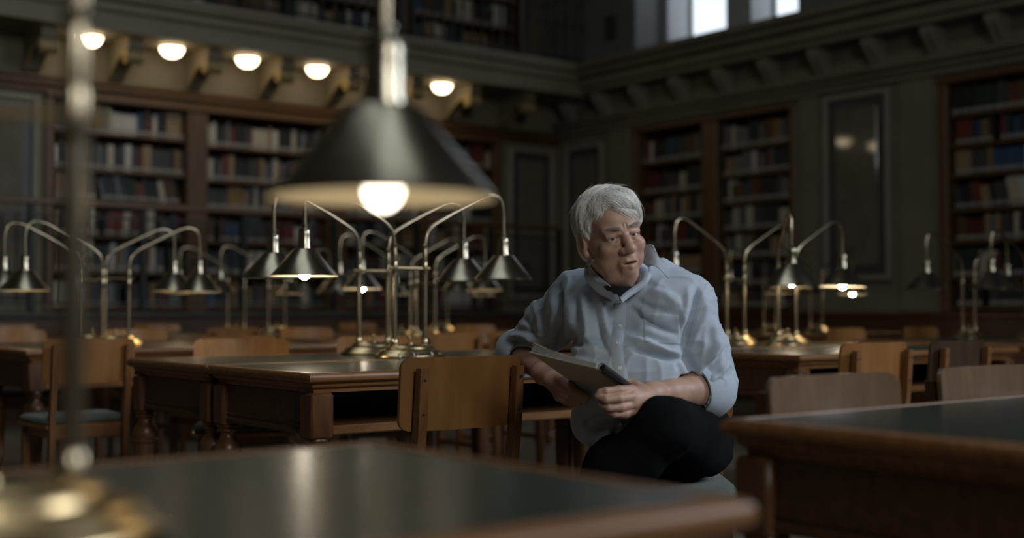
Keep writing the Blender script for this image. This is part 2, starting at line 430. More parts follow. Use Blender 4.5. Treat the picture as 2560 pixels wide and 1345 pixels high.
# inner wall 0.45 m back with two openings
IX = WX + 0.45
for (y0, y1, z0, z1) in ((OW0 - .6, 8.27, 3.9, ZC), (9.20, 9.57, 3.9, 7.2), (10.50, OW1 + .6, 3.9, ZC), (8.27, 9.20, 3.9, 4.065), (9.57, 10.50, 3.9, 4.065), (8.2, 10.6, 7.0, ZC)):
    simple_box('window_pier', (IX, y0, z0), (IX + 0.40, y1, z1), 'reveal' if y1 - y0 < 1.2 and z0 < 4 and z1 > 5 else 'white_wall', w_r)
simple_box('window_ledge', (WX - 0.02, OW0, wr_z - 0.06), (IX + 0.02, OW1, wr_z), 'stone_light', w_r, 0.01)
for i, (y0, y1) in enumerate(((9.57, 10.50), (8.27, 9.20))):
    wn = thing('window_%d' % (i + 1), None, None, (IX + 0.40, (y0 + y1) / 2, 4.065)); struct(wn, ['bright frosted window beside the corner of the gallery', 'bright frosted window further from the gallery corner'][i])
    W = y1 - y0
    mb = MB()
    for yy in (-W / 2 + 0.02, W / 2 - 0.02): mb.box((0, yy, 1.47), (0.05, 0.04, 2.94), 0.006)
    for zz in (0.02, 2.92): mb.box((0, 0, zz), (0.05, W, 0.04), 0.006)
    mb.build('window_frame', 'reveal', wn)
    MB().box((0.01, 0, 1.47), (0.012, W - 0.08, 2.86)).build('window_pane', 'pane', wn)

# cornice with corbels on the window wall
cor = MB()
def corn(z0, z1, d, b=0.01): cor.box((WX - d / 2 + 0.01, (YW + WY) / 2, (z0 + z1) / 2), (d + 0.02, WY - YW, z1 - z0), b)
corn(3.86, 3.95, 0.42, 0.02); corn(3.78, 3.86, 0.37, 0.02); corn(3.66, 3.78, 0.30, 0.02); corn(3.60, 3.66, 0.26)
corn(3.27, 3.33, 0.13, 0.02); corn(3.21, 3.27, 0.09, 0.02); corn(3.15, 3.21, 0.05)
co = struct(cor.build('trim_5', 'stone'), 'deep stone cornice below the windows')
cbm = MB().prism([(0.0, 0.0), (-0.05, 0.0), (-0.07, 0.06), (-0.12, 0.12), (-0.20, 0.20), (-0.21, 0.27), (0.0, 0.27)], -0.07, 0.07, 1)
for s_ in (-0.035, 0.035): cbm.tube([(-0.075, s_, 0.05), (-0.125, s_, 0.11), (-0.205, s_, 0.20)], 0.018, 6)
cbm = cbm.mesh('stone_corbel', 'stone_light')
for k in range(-4, 8):
    link('stone_corbel', cbm, co, (WX, 7.2 + 0.65 * k, 3.33))
# panels and wainscot on the window wall
panel(w_r, 'y', 7.07, 7.86, 1.25, 3.12, WX, field='marble_polished')
panel(w_r, 'y', 11.15, 11.86, 1.25, 3.02, WX)
for (y0, y1) in ((6.62, 6.98), (7.94, 8.16), (10.68, 11.06)):
    simple_box('stone_pilaster', (WX - 0.03, y0, 0.95), (WX, y1, 3.15), 'stone', w_r, 0.01)
wn = struct(simple_box('baseboard_right', (WX - 0.06, YW, 0), (WX, PY, 0.90), 'panel_wood'), 'dark wooden wainscot along the window wall')
simple_box('wainscot_cap', (WX - 0.09, YW, 0.90), (WX, PY, 0.95), 'dark_wood', wn, 0.01)

# ================================================================== BOOKCASES AND BOOKS
BOOK_SPOTS = []        # (bookcase words, shelf words, bay words, list of book specs)
def bookcase(name, label, axis, bays, z0, ztop, face, shelves, post=0.10, depth=0.34):
    """bays: [(a0, a1, [shelf heights])] along the wall; parts: posts, shelves, back, head"""
    t = thing(name, label, 'bookcase', ((bays[0][0] if axis == 'x' else face + depth / 2), (face + depth / 2 if axis == 'x' else bays[0][0]), z0))
    ox, oy, oz = t.location
    def bx(nm, a0, a1, d0, d1, q0, q1, m, b=0.0):
        if axis == 'x': lo, hi = (a0 - ox, face + d0 - oy, q0 - oz), (a1 - ox, face + d1 - oy, q1 - oz)
        else: lo, hi = (face + d0 - ox, a0 - oy, q0 - oz), (face + d1 - ox, a1 - oy, q1 - oz)
        return simple_box(nm, lo, hi, m, t, b)
    A0 = min(b[0] for b in bays); A1 = max(b[1] for b in bays)
    bx('back_panel', A0 - post, A1 + post, depth - 0.02, depth, z0, ztop + 0.04, 'panel_wood')
    edges = sorted(bays, key=lambda b: b[0])
    posts = [(edges[0][0] - post, edges[0][0])] + [(p[1], q[0]) for p, q in zip(edges, edges[1:])] + [(edges[-1][1], edges[-1][1] + post)]
    for (p0, p1) in posts:
        bx('bookcase_post', p0, p1, -0.03, depth - 0.02, z0, ztop + 0.04, 'shelf_wood', 0.012)
    bx('bookcase_head', A0 - post, A1 + post, -0.05, depth - 0.02, ztop, ztop + 0.06, 'shelf_wood', 0.012)
    for (a0, a1, zs) in bays:
        for z in list(zs):
            bx('shelf', a0, a1, 0.0, depth - 0.02, z - 0.028, z, 'shelf_wood', 0.004)
    return t
COLW = [('cream', 9), ('white', 6), ('black', 12), ('navy blue', 9), ('dark green', 8), ('grey', 11), ('dark grey', 14), ('brown', 9), ('red', 5), ('ochre', 4), ('blue', 3), ('tan', 6), ('maroon', 5)]
NAMES = [c for c, w in COLW for _ in range(w)]
def row_specs(a0, a1, hmax, seed, lean=False):
    rs = random.Random(seed); out = []; a = a0 + rs.uniform(0.005, 0.03); run = 0; col = None; h = w = None
    while True:
        if run <= 0:
            run = rs.choice([1, 1, 1, 1, 2, 2, 3, 5]); col = rs.choice(NAMES); w = rs.uniform(0.026, 0.062); h = min(hmax, rs.uniform(0.20, 0.29))
        run -= 1
        ww = w * rs.uniform(0.9, 1.1)
        if a + ww > a1 - 0.01: break
        ang = 0.0
        gap = 0.002 + (rs.uniform(0.02, 0.08) if not lean and rs.random() < 0.05 else 0)
        if lean and len(out) == 7: a += 0.062
        if lean and len(out) >= 7: ang = 0.20; gap = ww * 0.025 + 0.004
        out.append((a, ww, h * rs.uniform(0.97, 1.0), rs.uniform(0.15, 0.21), col, ang))
        a += ww + gap
    return out
def book_geom(mb, w, d, h, T, slots):
    """spine faces -y; slots = material indices (cover, paper, label)"""
    c, p, l = slots
    mb.box((-w / 2 + 0.0015, d / 2, h / 2), (0.003, d, h), 0, c, T)
    mb.box((w / 2 - 0.0015, d / 2, h / 2), (0.003, d, h), 0, c, T)
    mb.box((0, 0.002, h / 2), (w - 0.006, 0.004, h), 0, c, T)
    mb.box((0, d / 2 + 0.001, h / 2), (w - 0.006, d - 0.006, h - 0.008), 0, p, T)
    mb.box((0, -0.0006, 0.035), (w * 0.86, 0.0016, 0.036), 0, l, T)
ORD = ['', 'first', 'second', 'third', 'fourth', 'fifth', 'sixth', 'seventh', 'eighth']
def ordn(n):
    return '%d%s' % (n, 'th' if 10 <= n % 100 <= 20 else {1: 'st', 2: 'nd', 3: 'rd'}.get(n % 10, 'th'))
mass = MB(); MASSM = ['book_' + k for k in BOOKC] + ['paper', 'label']
mass_idx = {k: i for i, k in enumerate(BOOKC)}
n_single = 0
ROWS = {  # colours and widths (cm) read off the photograph, in order along the shelf
 ('bay by the lamp pole', 1): 'navy blue 5,dark grey 4,grey 4,dark grey 5,brown 3,black 5,ochre 3,dark grey 4,black 3,ochre 3,grey 4,grey 4,cream 3,white 5,white 5,white 5,white 5,white 4,blue 4,navy blue 4,brown 4,maroon 3,white 4,black 5,black 4,tan 5,tan 5,tan 4,brown 3',
 ('bay by the lamp pole', 2): 'white 4,dark grey 5,grey 4,dark grey 5,dark green 5,black 4,dark grey 4,grey 3,dark grey 4,cream 5,dark green 4,dark grey 4,white 5,dark grey 4,maroon 4,tan 7,dark grey 5,dark grey 5,dark grey 4,dark green 4,ochre 4,dark grey 3',
 ('bay left of the big shade', 1): 'cream 5,white 3,black 5,dark grey 4,grey 3,red 3,black 5,black 5,dark grey 4,red 2,cream 5,cream 5,cream 4,tan 3,white 6,black 6,black 6,cream 4,dark grey 5,grey 5,black 4,dark grey 5,grey 4,brown 4',
 ('bay left of the big shade', 2): 'cream 5,navy blue 4,grey 2,red 5,tan 4,black 6,black 5,dark grey 5,brown 3,tan 3,grey 3,navy blue 3,cream 4,ochre 3,blue 4,black 3,brown 3,dark grey 5,maroon 4,black 5,grey 4,dark grey 5',
 ('bay above the seated man', 1): 'dark grey 5,grey 4,brown 4,brown 4,dark grey 6,dark grey 5,navy blue 4,blue 6,dark green 4,black 6,black 5,white 4,red 5,dark grey 4',
 ('bay right of the seated man', 1): 'grey 5,dark grey 4,grey 4,ochre 6,brown 6,brown 4,grey 4,navy blue 4,navy blue 4,black 3,grey 5,grey 5,grey 4,cream 4,navy blue 3,grey 4,black 4'}
def fill(axis, face, a0, a1, z, hmax, seed, bay, shelf, single, lean=False):
    """stand books on one shelf; single: each one an object of its own, else part of the mass"""
    global n_single
    specs = row_specs(a0, a1, hmax, seed, lean)
    key = (bay, ORD.index(shelf) if shelf in ORD else 0)
    if key in ROWS:
        items = [(w.rsplit(' ', 1)[0], float(w.rsplit(' ', 1)[1])) for w in ROWS[key].split(',')]
        k = (a1 - a0 - 0.02) / (sum(w for _, w in items) / 100 + 0.002 * len(items)); rs = random.Random(seed); a = a0 + 0.01; specs = []; last = None
        for c, w in items:
            ww = w / 100 * k
            if c != last: h = min(hmax, rs.uniform(0.21, 0.28))
            last = c; specs.append((a, ww, h * rs.uniform(.98, 1), rs.uniform(.15, .2), c, 0.0)); a += ww + 0.002 * k
    for i, (a, w, h, d, col, ang) in enumerate(specs):
        set_in = 0.035 + 0.01 * ((i * 7) % 5) / 5
        c = a + w / 2
        if axis == 'x': L = Matrix.Translation((c, face + set_in, z + 0.001)) @ Matrix.Rotation(0, 4, 'Z')
        else: L = Matrix.Translation((face + set_in, c, z + 0.001)) @ Matrix.Rotation(-PI / 2, 4, 'Z')
        if ang:
            # leaning to one side: turn about the lower corner it stands on
            px = -w / 2 if ang > 0 else w / 2
            L = L @ Matrix.Translation((px, 0, 0)) @ Matrix.Rotation(-ang, 4, 'Y') @ Matrix.Translation((-px, 0, 0))
        if single:
            mb = MB(); book_geom(mb, w, d, h, None, (0, 1, 2))
            me = mb.mesh('book', ['book_' + col, 'paper', 'label'])
            o = bpy.data.objects.new('book', me); COL.objects.link(o); o.matrix_world = L
            pos = i + 1 if axis == 'x' else len(specs) - i
            tag(o, '%s %s%s book, %s from left, %s shelf, %s' % ('thick' if w > 0.05 else 'slim' if w < 0.034 else 'medium', 'leaning ' if ang else '', col, ordn(pos), shelf, bay), 'book', 'books on the ' + shelf + ' shelf, ' + bay)
            n_single += 1
        else:
            book_geom(mass, w, d, h, L, (mass_idx[col], len(BOOKC), len(BOOKC) + 1))
# left wall
LZ1 = [2.71, 2.345, 2.045, 1.70, 1.35, 1.0]; LZ2 = [2.675, 2.32, 2.02, 1.68, 1.34, 1.0]; LZ3 = [2.69, 2.35, 2.03, 1.70, 1.35, 1.0]
bookcase('bookcase', 'long oak bookcase of four bays below the lit gallery', 'x',
         [(3.90, 5.23, LZ1), (5.46, 6.88, LZ2), (7.12, 8.12, LZ3), (8.24, 9.20, LZ3)], PZ, 3.0, WY, None)
bays_l = [(3.90, 5.23, LZ1, 'bay by the lamp pole'), (5.46, 6.88, LZ2, 'bay left of the big shade'), (7.12, 8.12, LZ3, 'bay behind the big shade'), (8.24, 9.20, LZ3, 'bay right of the big shade')]
sd = 100
for (a0, a1, zs, bay) in bays_l:
    for r, z in enumerate(zs):
        sd += 1
        top = 3.0 if r == 0 else zs[r - 1] - 0.028
        single = (r < 3 and bay in ('bay by the lamp pole', 'bay left of the big shade'))
        fill('x', WY, a0, a1, z, top - z - 0.02, sd, bay, ORD[r + 1], single, lean=(r == 2 and a0 < 5))
# window wall: two bays, then another case further along
RZ1 = [2.69, 2.33, 2.02, 1.70, 1.38, 1.06]; RZ2 = [2.734, 2.44, 2.14, 1.84, 1.54, 1.24, 1.0]; RZ3 = [2.766, 2.486, 2.209, 1.893, 1.60, 1.27, 1.0]
bookcase('bookcase', 'dark oak bookcase of two bays behind the seated man', 'y', [(8.30, 9.31, RZ2), (9.54, 10.56, RZ1)], 0.95, 3.06, WX + 0.012, None, post=0.075)
bookcase('bookcase', 'dark oak bookcase at the right edge past the marble panel', 'y', [(4.9, 6.47, RZ3)], 0.95, 3.06, WX + 0.012, None, post=0.095)
for (a0, a1, zs, bay) in ((8.30, 9.31, RZ2, 'bay right of the seated man'), (9.54, 10.56, RZ1, 'bay above the seated man'), (4.9, 6.47, RZ3, 'bookcase at the right edge')):
    for r, z in enumerate(zs):
        sd += 1
        top = 3.06 if r == 0 else zs[r - 1] - 0.028
        single = (r < 2 and 'man' in bay)
        fill('y', WX + 0.012, a0, a1, z, top - z - 0.02, sd, bay, ORD[r + 1], single, lean=(r == 3 and a0 < 5))
# gallery bookcases, deep in the dark
bookcase('bookcase', 'dim bookcase standing on the upper gallery behind its railing', 'x',
         [(2.2, 3.9, [4.1, 4.45, 4.8]), (4.15, 5.85, [4.1, 4.45, 4.8]), (6.1, 7.8, [4.1, 4.45, 4.8]), (8.05, 9.6, [4.1, 4.45, 4.8])], 3.95, 5.2, WY + 0.02, None, post=0.12)
for (a0, a1) in ((2.2, 3.9), (4.15, 5.85), (6.1, 7.8), (8.05, 9.6)):
    for z in (4.1, 4.45, 4.8):
        sd += 1
        fill('x', WY + 0.02, a0, a1, z, 0.29, sd, '', '', False)
tag(mass.build('shelved_books', MASSM), 'remaining rows of books on the dim shelves', 'books', None, 'stuff')
print('single books', n_single)

# ================================================================== READING TABLES
TL, TW, TZ = 1.80, 0.75, 0.78
def table_parts():
    P = {}
    prof = [(-0.034, 0.776), (-0.032, 0.780), (-0.016, 0.780), (-0.008, 0.778), (-0.003, 0.773), (0.0, 0.765), (-0.001, 0.757), (-0.006, 0.750), (-0.014, 0.746), (-0.020, 0.744), (-0.021, 0.738), (-0.028, 0.730), (-0.034, 0.728), (-0.036, 0.716), (-0.075, 0.716)]
    mb = MB(); n = len(prof); vs = []; fs = []
    for (sx, sy) in ((-1, -1), (1, -1), (1, 1), (-1, 1)):
        for (o, z) in prof: vs.append((sx * (TL / 2 + o), sy * (TW / 2 + o), z))
    for c in range(4):
        c2 = (c + 1) % 4
        for i in range(n - 1): fs.append((c * n + i, c2 * n + i, c2 * n + i + 1, c * n + i + 1))
    mb.add(vs, fs, 0, True)
    P['edge_moulding'] = (mb.mesh('edge_moulding', 'table_wood', 50), (0, 0, 0))
    P['writing_surface'] = (MB().box((0, 0, 0.765), (TL - 0.064, TW - 0.064, 0.027), 0.002).mesh('writing_surface', 'leather'), (0, 0, 0))
    ex = TL / 2 - 0.058; ey = TW / 2 - 0.058
    return P, ex, ey
TP, EX, EY = table_parts()
post_m = MB().box((0, 0, 0.6435), (0.082, 0.082, 0.145), 0.008).lathe([(0.030, .575), (0.038, .572), (0.040, .566), (0.034, .560)], 16).mesh('corner_post', 'dark_wood')
leg_m = MB().lathe([(0.028, .575), (0.030, .560), (0.036, .555), (0.036, .548), (0.027, .543), (0.026, .535), (0.030, .522), (0.043, .508), (0.050, .490), (0.050, .472), (0.047, .462), (0.052, .456), (0.052, .448), (0.046, .442),
                    (0.046, .36), (0.040, .22), (0.032, .12), (0.040, .112), (0.040, .104), (0.030, .096), (0.036, .07), (0.038, .045), (0.030, .015), (0.026, 0.0)], 20).mesh('leg', 'dark_wood')
endp_m = MB().box((0, 0, 0.651), (0.016, 2 * EY - 0.08, 0.13), 0.003).box((0, 0, 0.592), (0.030, 2 * EY - 0.08, 0.020), 0.006).box((0, 0, 0.613), (0.024, 2 * EY - 0.08, 0.008), 0.003).mesh('end_panel', 'panel_wood')
sidep_m = MB().box((0, 0, 0.651), (2 * EX - 0.08, 0.016, 0.13), 0.003).box((0, 0, 0.592), (2 * EX - 0.08, 0.030, 0.020), 0.006).mesh('side_panel', 'panel_wood')
shelf_m = MB().box((0, 0, 0.592), (2 * EX - 0.08, 2 * EY - 0.02, 0.018), 0.003).mesh('under_shelf', 'dark_wood')
rail_m = MB().box((0, 0, 0.594), (2 * EX - 0.08, 0.022, 0.030), 0.005).mesh('front_rail', 'table_wood')
def reading_table(x, y, label, flip=False, group='reading tables with green tops'):
    """open shelf faces -Y unless flipped"""
    t = thing('reading_table', label, 'table', (x, y, 0), PI if flip else 0.0, group)
    for k, (me, loc) in TP.items(): link(k, me, t, loc)
    for sx in (-1, 1):
        for sy in (-1, 1):
            p = link('corner_post', post_m, t, (sx * EX, sy * EY, 0)); link('leg', leg_m, t, (sx * EX, sy * EY, 0))
    for sx in (-1, 1): link('end_panel', endp_m, t, (sx * (EX + 0.012), 0, 0))
    link('back_panel', sidep_m, t, (0, EY + 0.012, 0)); link('under_shelf', shelf_m, t); link('front_rail', rail_m, t, (0, -EY - 0.005, 0))
    return t
def pair(x0, y0, la, lb):
    reading_table(x0 + TL / 2, y0 + TW / 2, la); reading_table(x0 + TL / 2, y0 + 1.5 * TW + 0.002, lb, True)
pair(1.89, 3.40, 'wooden reading table with the eyeglasses on its green top', 'wooden reading table carrying the two tall brass lamps, behind the eyeglasses table')
reading_table(1.02 - TL / 2, 0.872 + TW / 2, 'blurred reading table filling the foreground under the big lamp shade')
reading_table(1.707 + TL / 2, 0.80 + TW / 2, 'reading table cut off by the lower right corner', True)
pair(4.33, 3.46, 'reading table with a chair pushed in, past the man\'s elbow', 'far half of the lit table pair past the man\'s elbow')
pair(6.75, 3.46, 'reading table at the right edge behind the darkest chair', 'far half of the table pair at the right edge')
pair(1.89, 6.20, 'reading table behind the chair at the left edge', 'far half of the table pair at the left edge')
pair(4.05, 6.20, 'reading table beyond the brass lamps, by the man\'s cuff', 'far half of the table pair beyond the brass lamps')
pair(7.50, 6.20, 'distant reading table under the small round lit bulb', 'far half of the distant table pair under the round lit bulb')
pair(3.70, 8.75, 'distant table near the bookcase, left of the lit brass lamp', 'far half of the distant table pair, left of the lit brass lamp')
pair(5.80, 8.75, 'distant table near the bookcase, behind the brass lamp stems', 'far half of the distant table pair behind the brass lamp stems')

# ================================================================== CHAIRS
def chair_meshes(ply):
    D = {}
    # curved plywood back with rounded corners
    W, H, R, th = 0.212, 0.205, 0.03, 0.011
    out = []
    for (cx, cz, a0) in ((W - R, H / 2 - R, 0), (-W + R, H / 2 - R, 90), (-W + R, -H / 2 + R, 180), (W - R, -H / 2 + R, 270)):
        for k in range(5):
            a = math.radians(a0 + 22.5 * k); out.append((cx + R * math.cos(a), cz + R * math.sin(a)))
    # strips across for the curve
    xs = [W * math.sin(PI / 2 * math.sin(PI / 2 * (i / 11 - 1))) for i in range(23)]
    def zlim(x):
        d = abs(x) - (W - R)
        return H / 2 - (R - math.sqrt(max(R * R - d * d, 0)) if d > 0 else 0)
    vs = []; fs = []
    for x in xs:
        yb = 0.040 * (x / W) ** 2
        zz = zlim(min(max(x, -W + 1e-4), W - 1e-4))
        for k in range(7):
            z = -zz + 2 * zz * k / 6
            lean = -0.07 * z
            vs.append((x, yb + lean, z))
        for k in range(7):
            z = -zz + 2 * zz * k / 6
            lean = -0.07 * z
            vs.append((x, yb + lean + th, z))
    n = 14
    for i in range(22):
        for k in range(6):
            a = i * n + k; fs.append((a, a + 1, a + n + 1, a + n)); b = a + 7; fs.append((b, b + n, b + n + 1, b + 1))
        a = i * n; fs.append((a, a + n, a + n + 7, a + 7)); a = i * n + 6; fs.append((a, a + 7, a + n + 7, a + n))
    for i in (0, 22):
        for k in range(6): a = i * n + k; fs.append((a, a + 7, a + 8, a + 1) if i == 0 else (a, a + 1, a + 8, a + 7))
    D['backrest'] = MB().add(vs, fs, 0, True).mesh('backrest', ply, 40)
    D['rear_post'] = MB().prism([(-0.205, 0.0), (-0.165, 0.0), (-0.160, 0.45), (-0.196, 0.66), (-0.212, 0.815), (-0.236, 0.815), (-0.226, 0.66), (-0.200, 0.45)], -0.014, 0.014, 0).mesh('rear_post', 'chair_leg')
    D['front_leg'] = MB().prism([(0.158, 0.0), (0.185, 0.0), (0.195, 0.44), (0.155, 0.44)], -0.016, 0.016, 0).mesh('front_leg', 'chair_leg')
    seat = []
    for (x, y) in ((-.19, -.17), (-.21, .0), (-.215, .16), (-.19, .20), (0, .215), (.19, .20), (.215, .16), (.21, 0), (.19, -.17)): seat.append((x, y))
    D['seat'] = MB().prism(seat, 0.437, 0.453, 2).mesh('seat', ply)
    cu = []
    def ring(s, z): return [(x * s, y * s, z) for (x, y) in seat]
    rings = [ring(.93, .454), ring(.97, .462), ring(.97, .476), ring(.9, .486), ring(.6, .492), ring(.2, .49)]
    vs = [p for r in rings for p in r]; k = len(seat); fs = []
    for i in range(len(rings) - 1):
        for j in range(k): fs.append((i * k + j, i * k + (j + 1) % k, (i + 1) * k + (j + 1) % k, (i + 1) * k + j))
    fs.append(tuple(range(k))[::-1]); fs.append(tuple((len(rings) - 1) * k + j for j in range(k)))
    D['cushion'] = MB().add(vs, fs, 0, True).mesh('cushion', 'cushion', 60)
    D['side_rail'] = MB().box((0, -0.005, 0.415), (0.018, 0.34, 0.045), 0.004).mesh('side_rail', 'chair_leg')
    D['cross_rail'] = MB().box((0, 0, 0.41), (0.33, 0.018, 0.05), 0.004).mesh('cross_rail', 'chair_leg')
    D['stretcher'] = MB().box((0, 0, 0.20), (0.014, 0.34, 0.03), 0.004).mesh('stretcher', 'chair_leg')
    D['screw'] = MB().lathe([(0.0045, 0), (0.0038, 0.0015), (0, 0.002)], 10, T=Matrix.Rotation(PI / 2, 4, 'X')).mesh('screw', 'screw')
    return D
CH = {k: chair_meshes(k) for k in ('chair_ply', 'chair_ply_shaded', 'chair_ply_dark', 'chair_ply_grey')}
def chair(x, y, rz, label, ply='chair_ply', group='plywood library chairs', detail=True):
    """origin on the floor below the seat; faces its own +y"""
    D = CH[ply]
    t = thing('library_chair', label, 'chair', (x, y, 0), rz, group)
    b = link('backrest', D['backrest'], t, (0, -0.218, 0.742))
    for sx in (-1, 1):
        p = link('rear_post', D['rear_post'], t, (sx * 0.168, 0, 0)); link('front_leg', D['front_leg'], t, (sx * 0.175, 0, 0))
        link('side_rail', D['side_rail'], t, (sx * 0.17, 0, 0)); link('stretcher', D['stretcher'], t, (sx * 0.17, 0, 0))
        if detail:
            for z in (0.69, 0.785): link('screw', D['screw'], p, (0, -0.2315 - 0.10 * (z - 0.69) , z))
    link('seat', D['seat'], t); link('cushion', D['cushion'], t)
    for yy in (-0.165, 0.165): link('cross_rail', D['cross_rail'], t, (0, yy, 0))
    return t
chair(2.10, 3.065, 0, 'brown plywood chair seen from behind, beside the man\'s right arm', 'chair_ply_shaded')
# far side of the double table
chair(2.46, 5.02, PI - 0.42, 'orange-brown chair facing the camera across the front left of the table')
chair(3.22, 5.05, PI - 0.40, 'pale brown chair behind the brass lamp bases')
# around the tables further back
chair(2.02, 5.87, 0, 'dark chair seen from behind at the left, crossed by the lamp pole', 'chair_ply_shaded')
chair(2.78, 5.92, 0.05, 'dark chair back behind the orange-brown chair, nearer of two', 'chair_ply_shaded')
chair(4.02, 8.55, 0.03, 'dark chair back below the distant lamp, farther of two', 'chair_ply_shaded')
chair(4.06, 5.87, 0, 'dark chair back behind the brass lamp, seen from behind', 'chair_ply_shaded')
chair(4.66, 6.02, 0, 'chair back just beside the man\'s right cuff', 'chair_ply_shaded')
chair(4.42, 7.82, PI, 'small orange chair left of the tall lamp stems')
chair(4.36, 10.42, PI, 'distant orange chair beyond the front left table')
chair(2.35, 7.82, PI, 'orange chair at the left edge, nearer of two')
chair(3.10, 10.42, PI, 'orange chair at the left edge, farther of two')
chair(3.15, 7.82, PI, 'orange chair right of the clustered lamp bases at the left')
chair(6.43, 10.42, PI, 'distant brown chair between the brass lamp stems')
chair(6.30, 8.30, PI, 'orange chair peeping out above the man\'s sleeve')
# right-hand side
chair(4.25, 3.20, -0.02, 'brown chair seen from behind at the lit table on the right', 'chair_ply_shaded')
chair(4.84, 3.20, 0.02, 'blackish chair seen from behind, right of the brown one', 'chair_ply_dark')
chair(7.17, 5.15, PI, 'small orange chair below the lit lamp at the right')
chair(8.07, 5.15, PI, 'small orange chair below the marble panel\'s right side')
chair(2.09, 1.40, PI, 'grey-brown chair with shiny back at the lower right table', 'chair_ply_grey')
chair(2.70, 1.42, PI, 'grey-brown chair at the right edge behind the lower right table', 'chair_ply_grey')

# ================================================================== BRASS READING LAMPS
def smooth(path, n=3):
    """Chaikin corner cutting"""
    P = [Vector(p) for p in path]
    for _ in range(n):
        Q = [P[0]]
        for a, b in zip(P, P[1:]): Q += [a * .75 + b * .25, a * .25 + b * .75]
        Q.append(P[-1]); P = Q
    return P
lbase_m = MB().lathe([(0.0, 0.0), (0.160, 0.0), (0.163, 0.004), (0.160, 0.009), (0.150, 0.014), (0.143, 0.020), (0.138, 0.027), (0.131, 0.031), (0.120, 0.033), (0.112, 0.035), (0.108, 0.041), (0.102, 0.047), (0.090, 0.051), (0.06, 0.053), (0.0, 0.054)], 40, sy=0.62).mesh('lamp_base', 'brass')
reach = 0.42
arm_path = smooth([(0, 0, 0.05), (0, 0, 0.30), (0, 0, 0.50), (0.03, 0, 0.545), (0.10, 0, 0.585), (0.25, 0, 0.660), (0.335, 0, 0.702), (0.405, 0, 0.690), (reach, 0, 0.625), (reach, 0, 0.56), (reach, 0, 0.515)], 3)
mbq = MB().tube(arm_path, [0.0112 if p.z < 0.455 and p.x < .01 else 0.0082 for p in arm_path], 12)
mbq.lathe([(0.0145, 0.05), (0.0155, 0.055), (0.0145, 0.072), (0.0112, 0.076)], 12).lathe([(0.0112, .345), (0.0128, .35), (0.0128, .39), (0.0112, .395)], 12).lathe([(0.0112, .452), (0.0124, .455), (0.0124, .468), (0.0085, .472)], 12)
arm_m = mbq.mesh('lamp_arm', 'aged_brass')
cross_m = MB().tube([(-0.096, 0, 0.37), (0.096, 0, 0.37)], 0.0055, 8).lathe([(0, -.008), (.008, 0), (0, .008)], 10, (-0.1, 0, 0.37)).lathe([(0, -.008), (.008, 0), (0, .008)], 10, (0.1, 0, 0.37)).mesh('crossbar', 'brass')
knob_m = MB().lathe([(0.016, .053), (0.014, .058), (0.005, .061), (0.0045, .072), (0.010, .076), (0.011, .082), (0.006, .088), (0, .089)], 14).mesh('switch_knob', 'brass')
# shade: origin at the rim's centre, lined in cream; socket above
sh_out = [(0.1315, 0.0), (0.1325, 0.003), (0.1300, 0.006), (0.046, 0.104), (0.040, 0.108), (0.026, 0.109)]
sh_in = [(0.026, 0.106), (0.040, 0.105), (0.044, 0.1015), (0.1275, 0.006), (0.1285, 0.002), (0.1315, 0.0)]
shade_m = MB().lathe(sh_out + sh_in, 40, mats=[0] * 5 + [1] * 6, cap=False).mesh('lamp_shade', ['shade', 'shade_in'], 50)
sock_m = MB().lathe([(0.029, 0.108), (0.029, 0.112), (0.0265, 0.118), (0.0255, 0.165), (0.0250, 0.181), (0.021, 0.186), (0.012, 0.187), (0.012, 0.196), (0.016, 0.198), (0.016, 0.202), (0.010, 0.205)], 20).mesh('lamp_socket', 'shade')
def bulb_mesh(m, dz):
    return MB().lathe([(0.0, -0.015 + dz), (0.010, -0.012 + dz), (0.019, -0.004 + dz), (0.0235, 0.007 + dz), (0.023, 0.020 + dz), (0.018, 0.038 + dz), (0.013, 0.056 + dz), (0.012, 0.09 + dz)], 18).mesh('bulb', m)
BULB = {0: bulb_mesh('bulb_off', 0.018), 1: bulb_mesh('bulb_on', 0.0), 2: bulb_mesh('bulb_bright', 0.0), 3: bulb_mesh('bulb_deep', 0.024)}
def lamp(x, y, label, rz=0.0, lit=(False, False), az=(PI, 0.0), tilt=((0, 0), (0, 0)), z=TZ, drop=0.0):
    """arms: first stands at -x, second at +x of the base; az: direction each arm points (in the lamp's own frame)"""
    t = thing('reading_lamp', label, 'lamp', (x, y, z), rz, 'two-armed brass reading lamps')
    link('lamp_base', lbase_m, t); link('crossbar', cross_m, t); link('switch_knob', knob_m, t)
    for i, sx in enumerate((-0.075, 0.075)):
        link('lamp_arm', arm_m, t, (sx, 0, -drop), az[i])
        px, py = sx + reach * math.cos(az[i]), reach * math.sin(az[i])
        s = link('lamp_shade', shade_m, t, (px, py, 0.328 - drop), rot=(tilt[i][0], tilt[i][1], 0))
        link('lamp_socket', sock_m, s); link('bulb', BULB[int(lit[i])], s)
    return t
lamp(0.30, 1.10, 'huge blurred lamp close to the camera with glowing bulb', lit=(False, True), az=(PI, 0.30))
lamp(2.872, 4.32, 'brass lamp beside the eyeglasses with its left bulb glowing', lit=(2, 0))
lamp(2.945, 4.72, 'unlit brass lamp just behind the glowing one on the table')
lamp(2.556, 6.80, 'brass lamp at the left, nearer of the clustered two', lit=(3, 3), drop=0.03)
lamp(2.55, 7.15, 'brass lamp at the left, farther of the clustered two', lit=(0, 3), drop=0.02)
lamp(4.68, 6.85, 'distant brass lamp with small glowing bulb behind the table lamps', lit=(2, 3))
lamp(4.75, 7.25, 'distant unlit brass lamp behind the small glowing bulb')
lamp(4.59, 9.50, 'dim distant brass lamp before the left bookcase', lit=(3, 3))
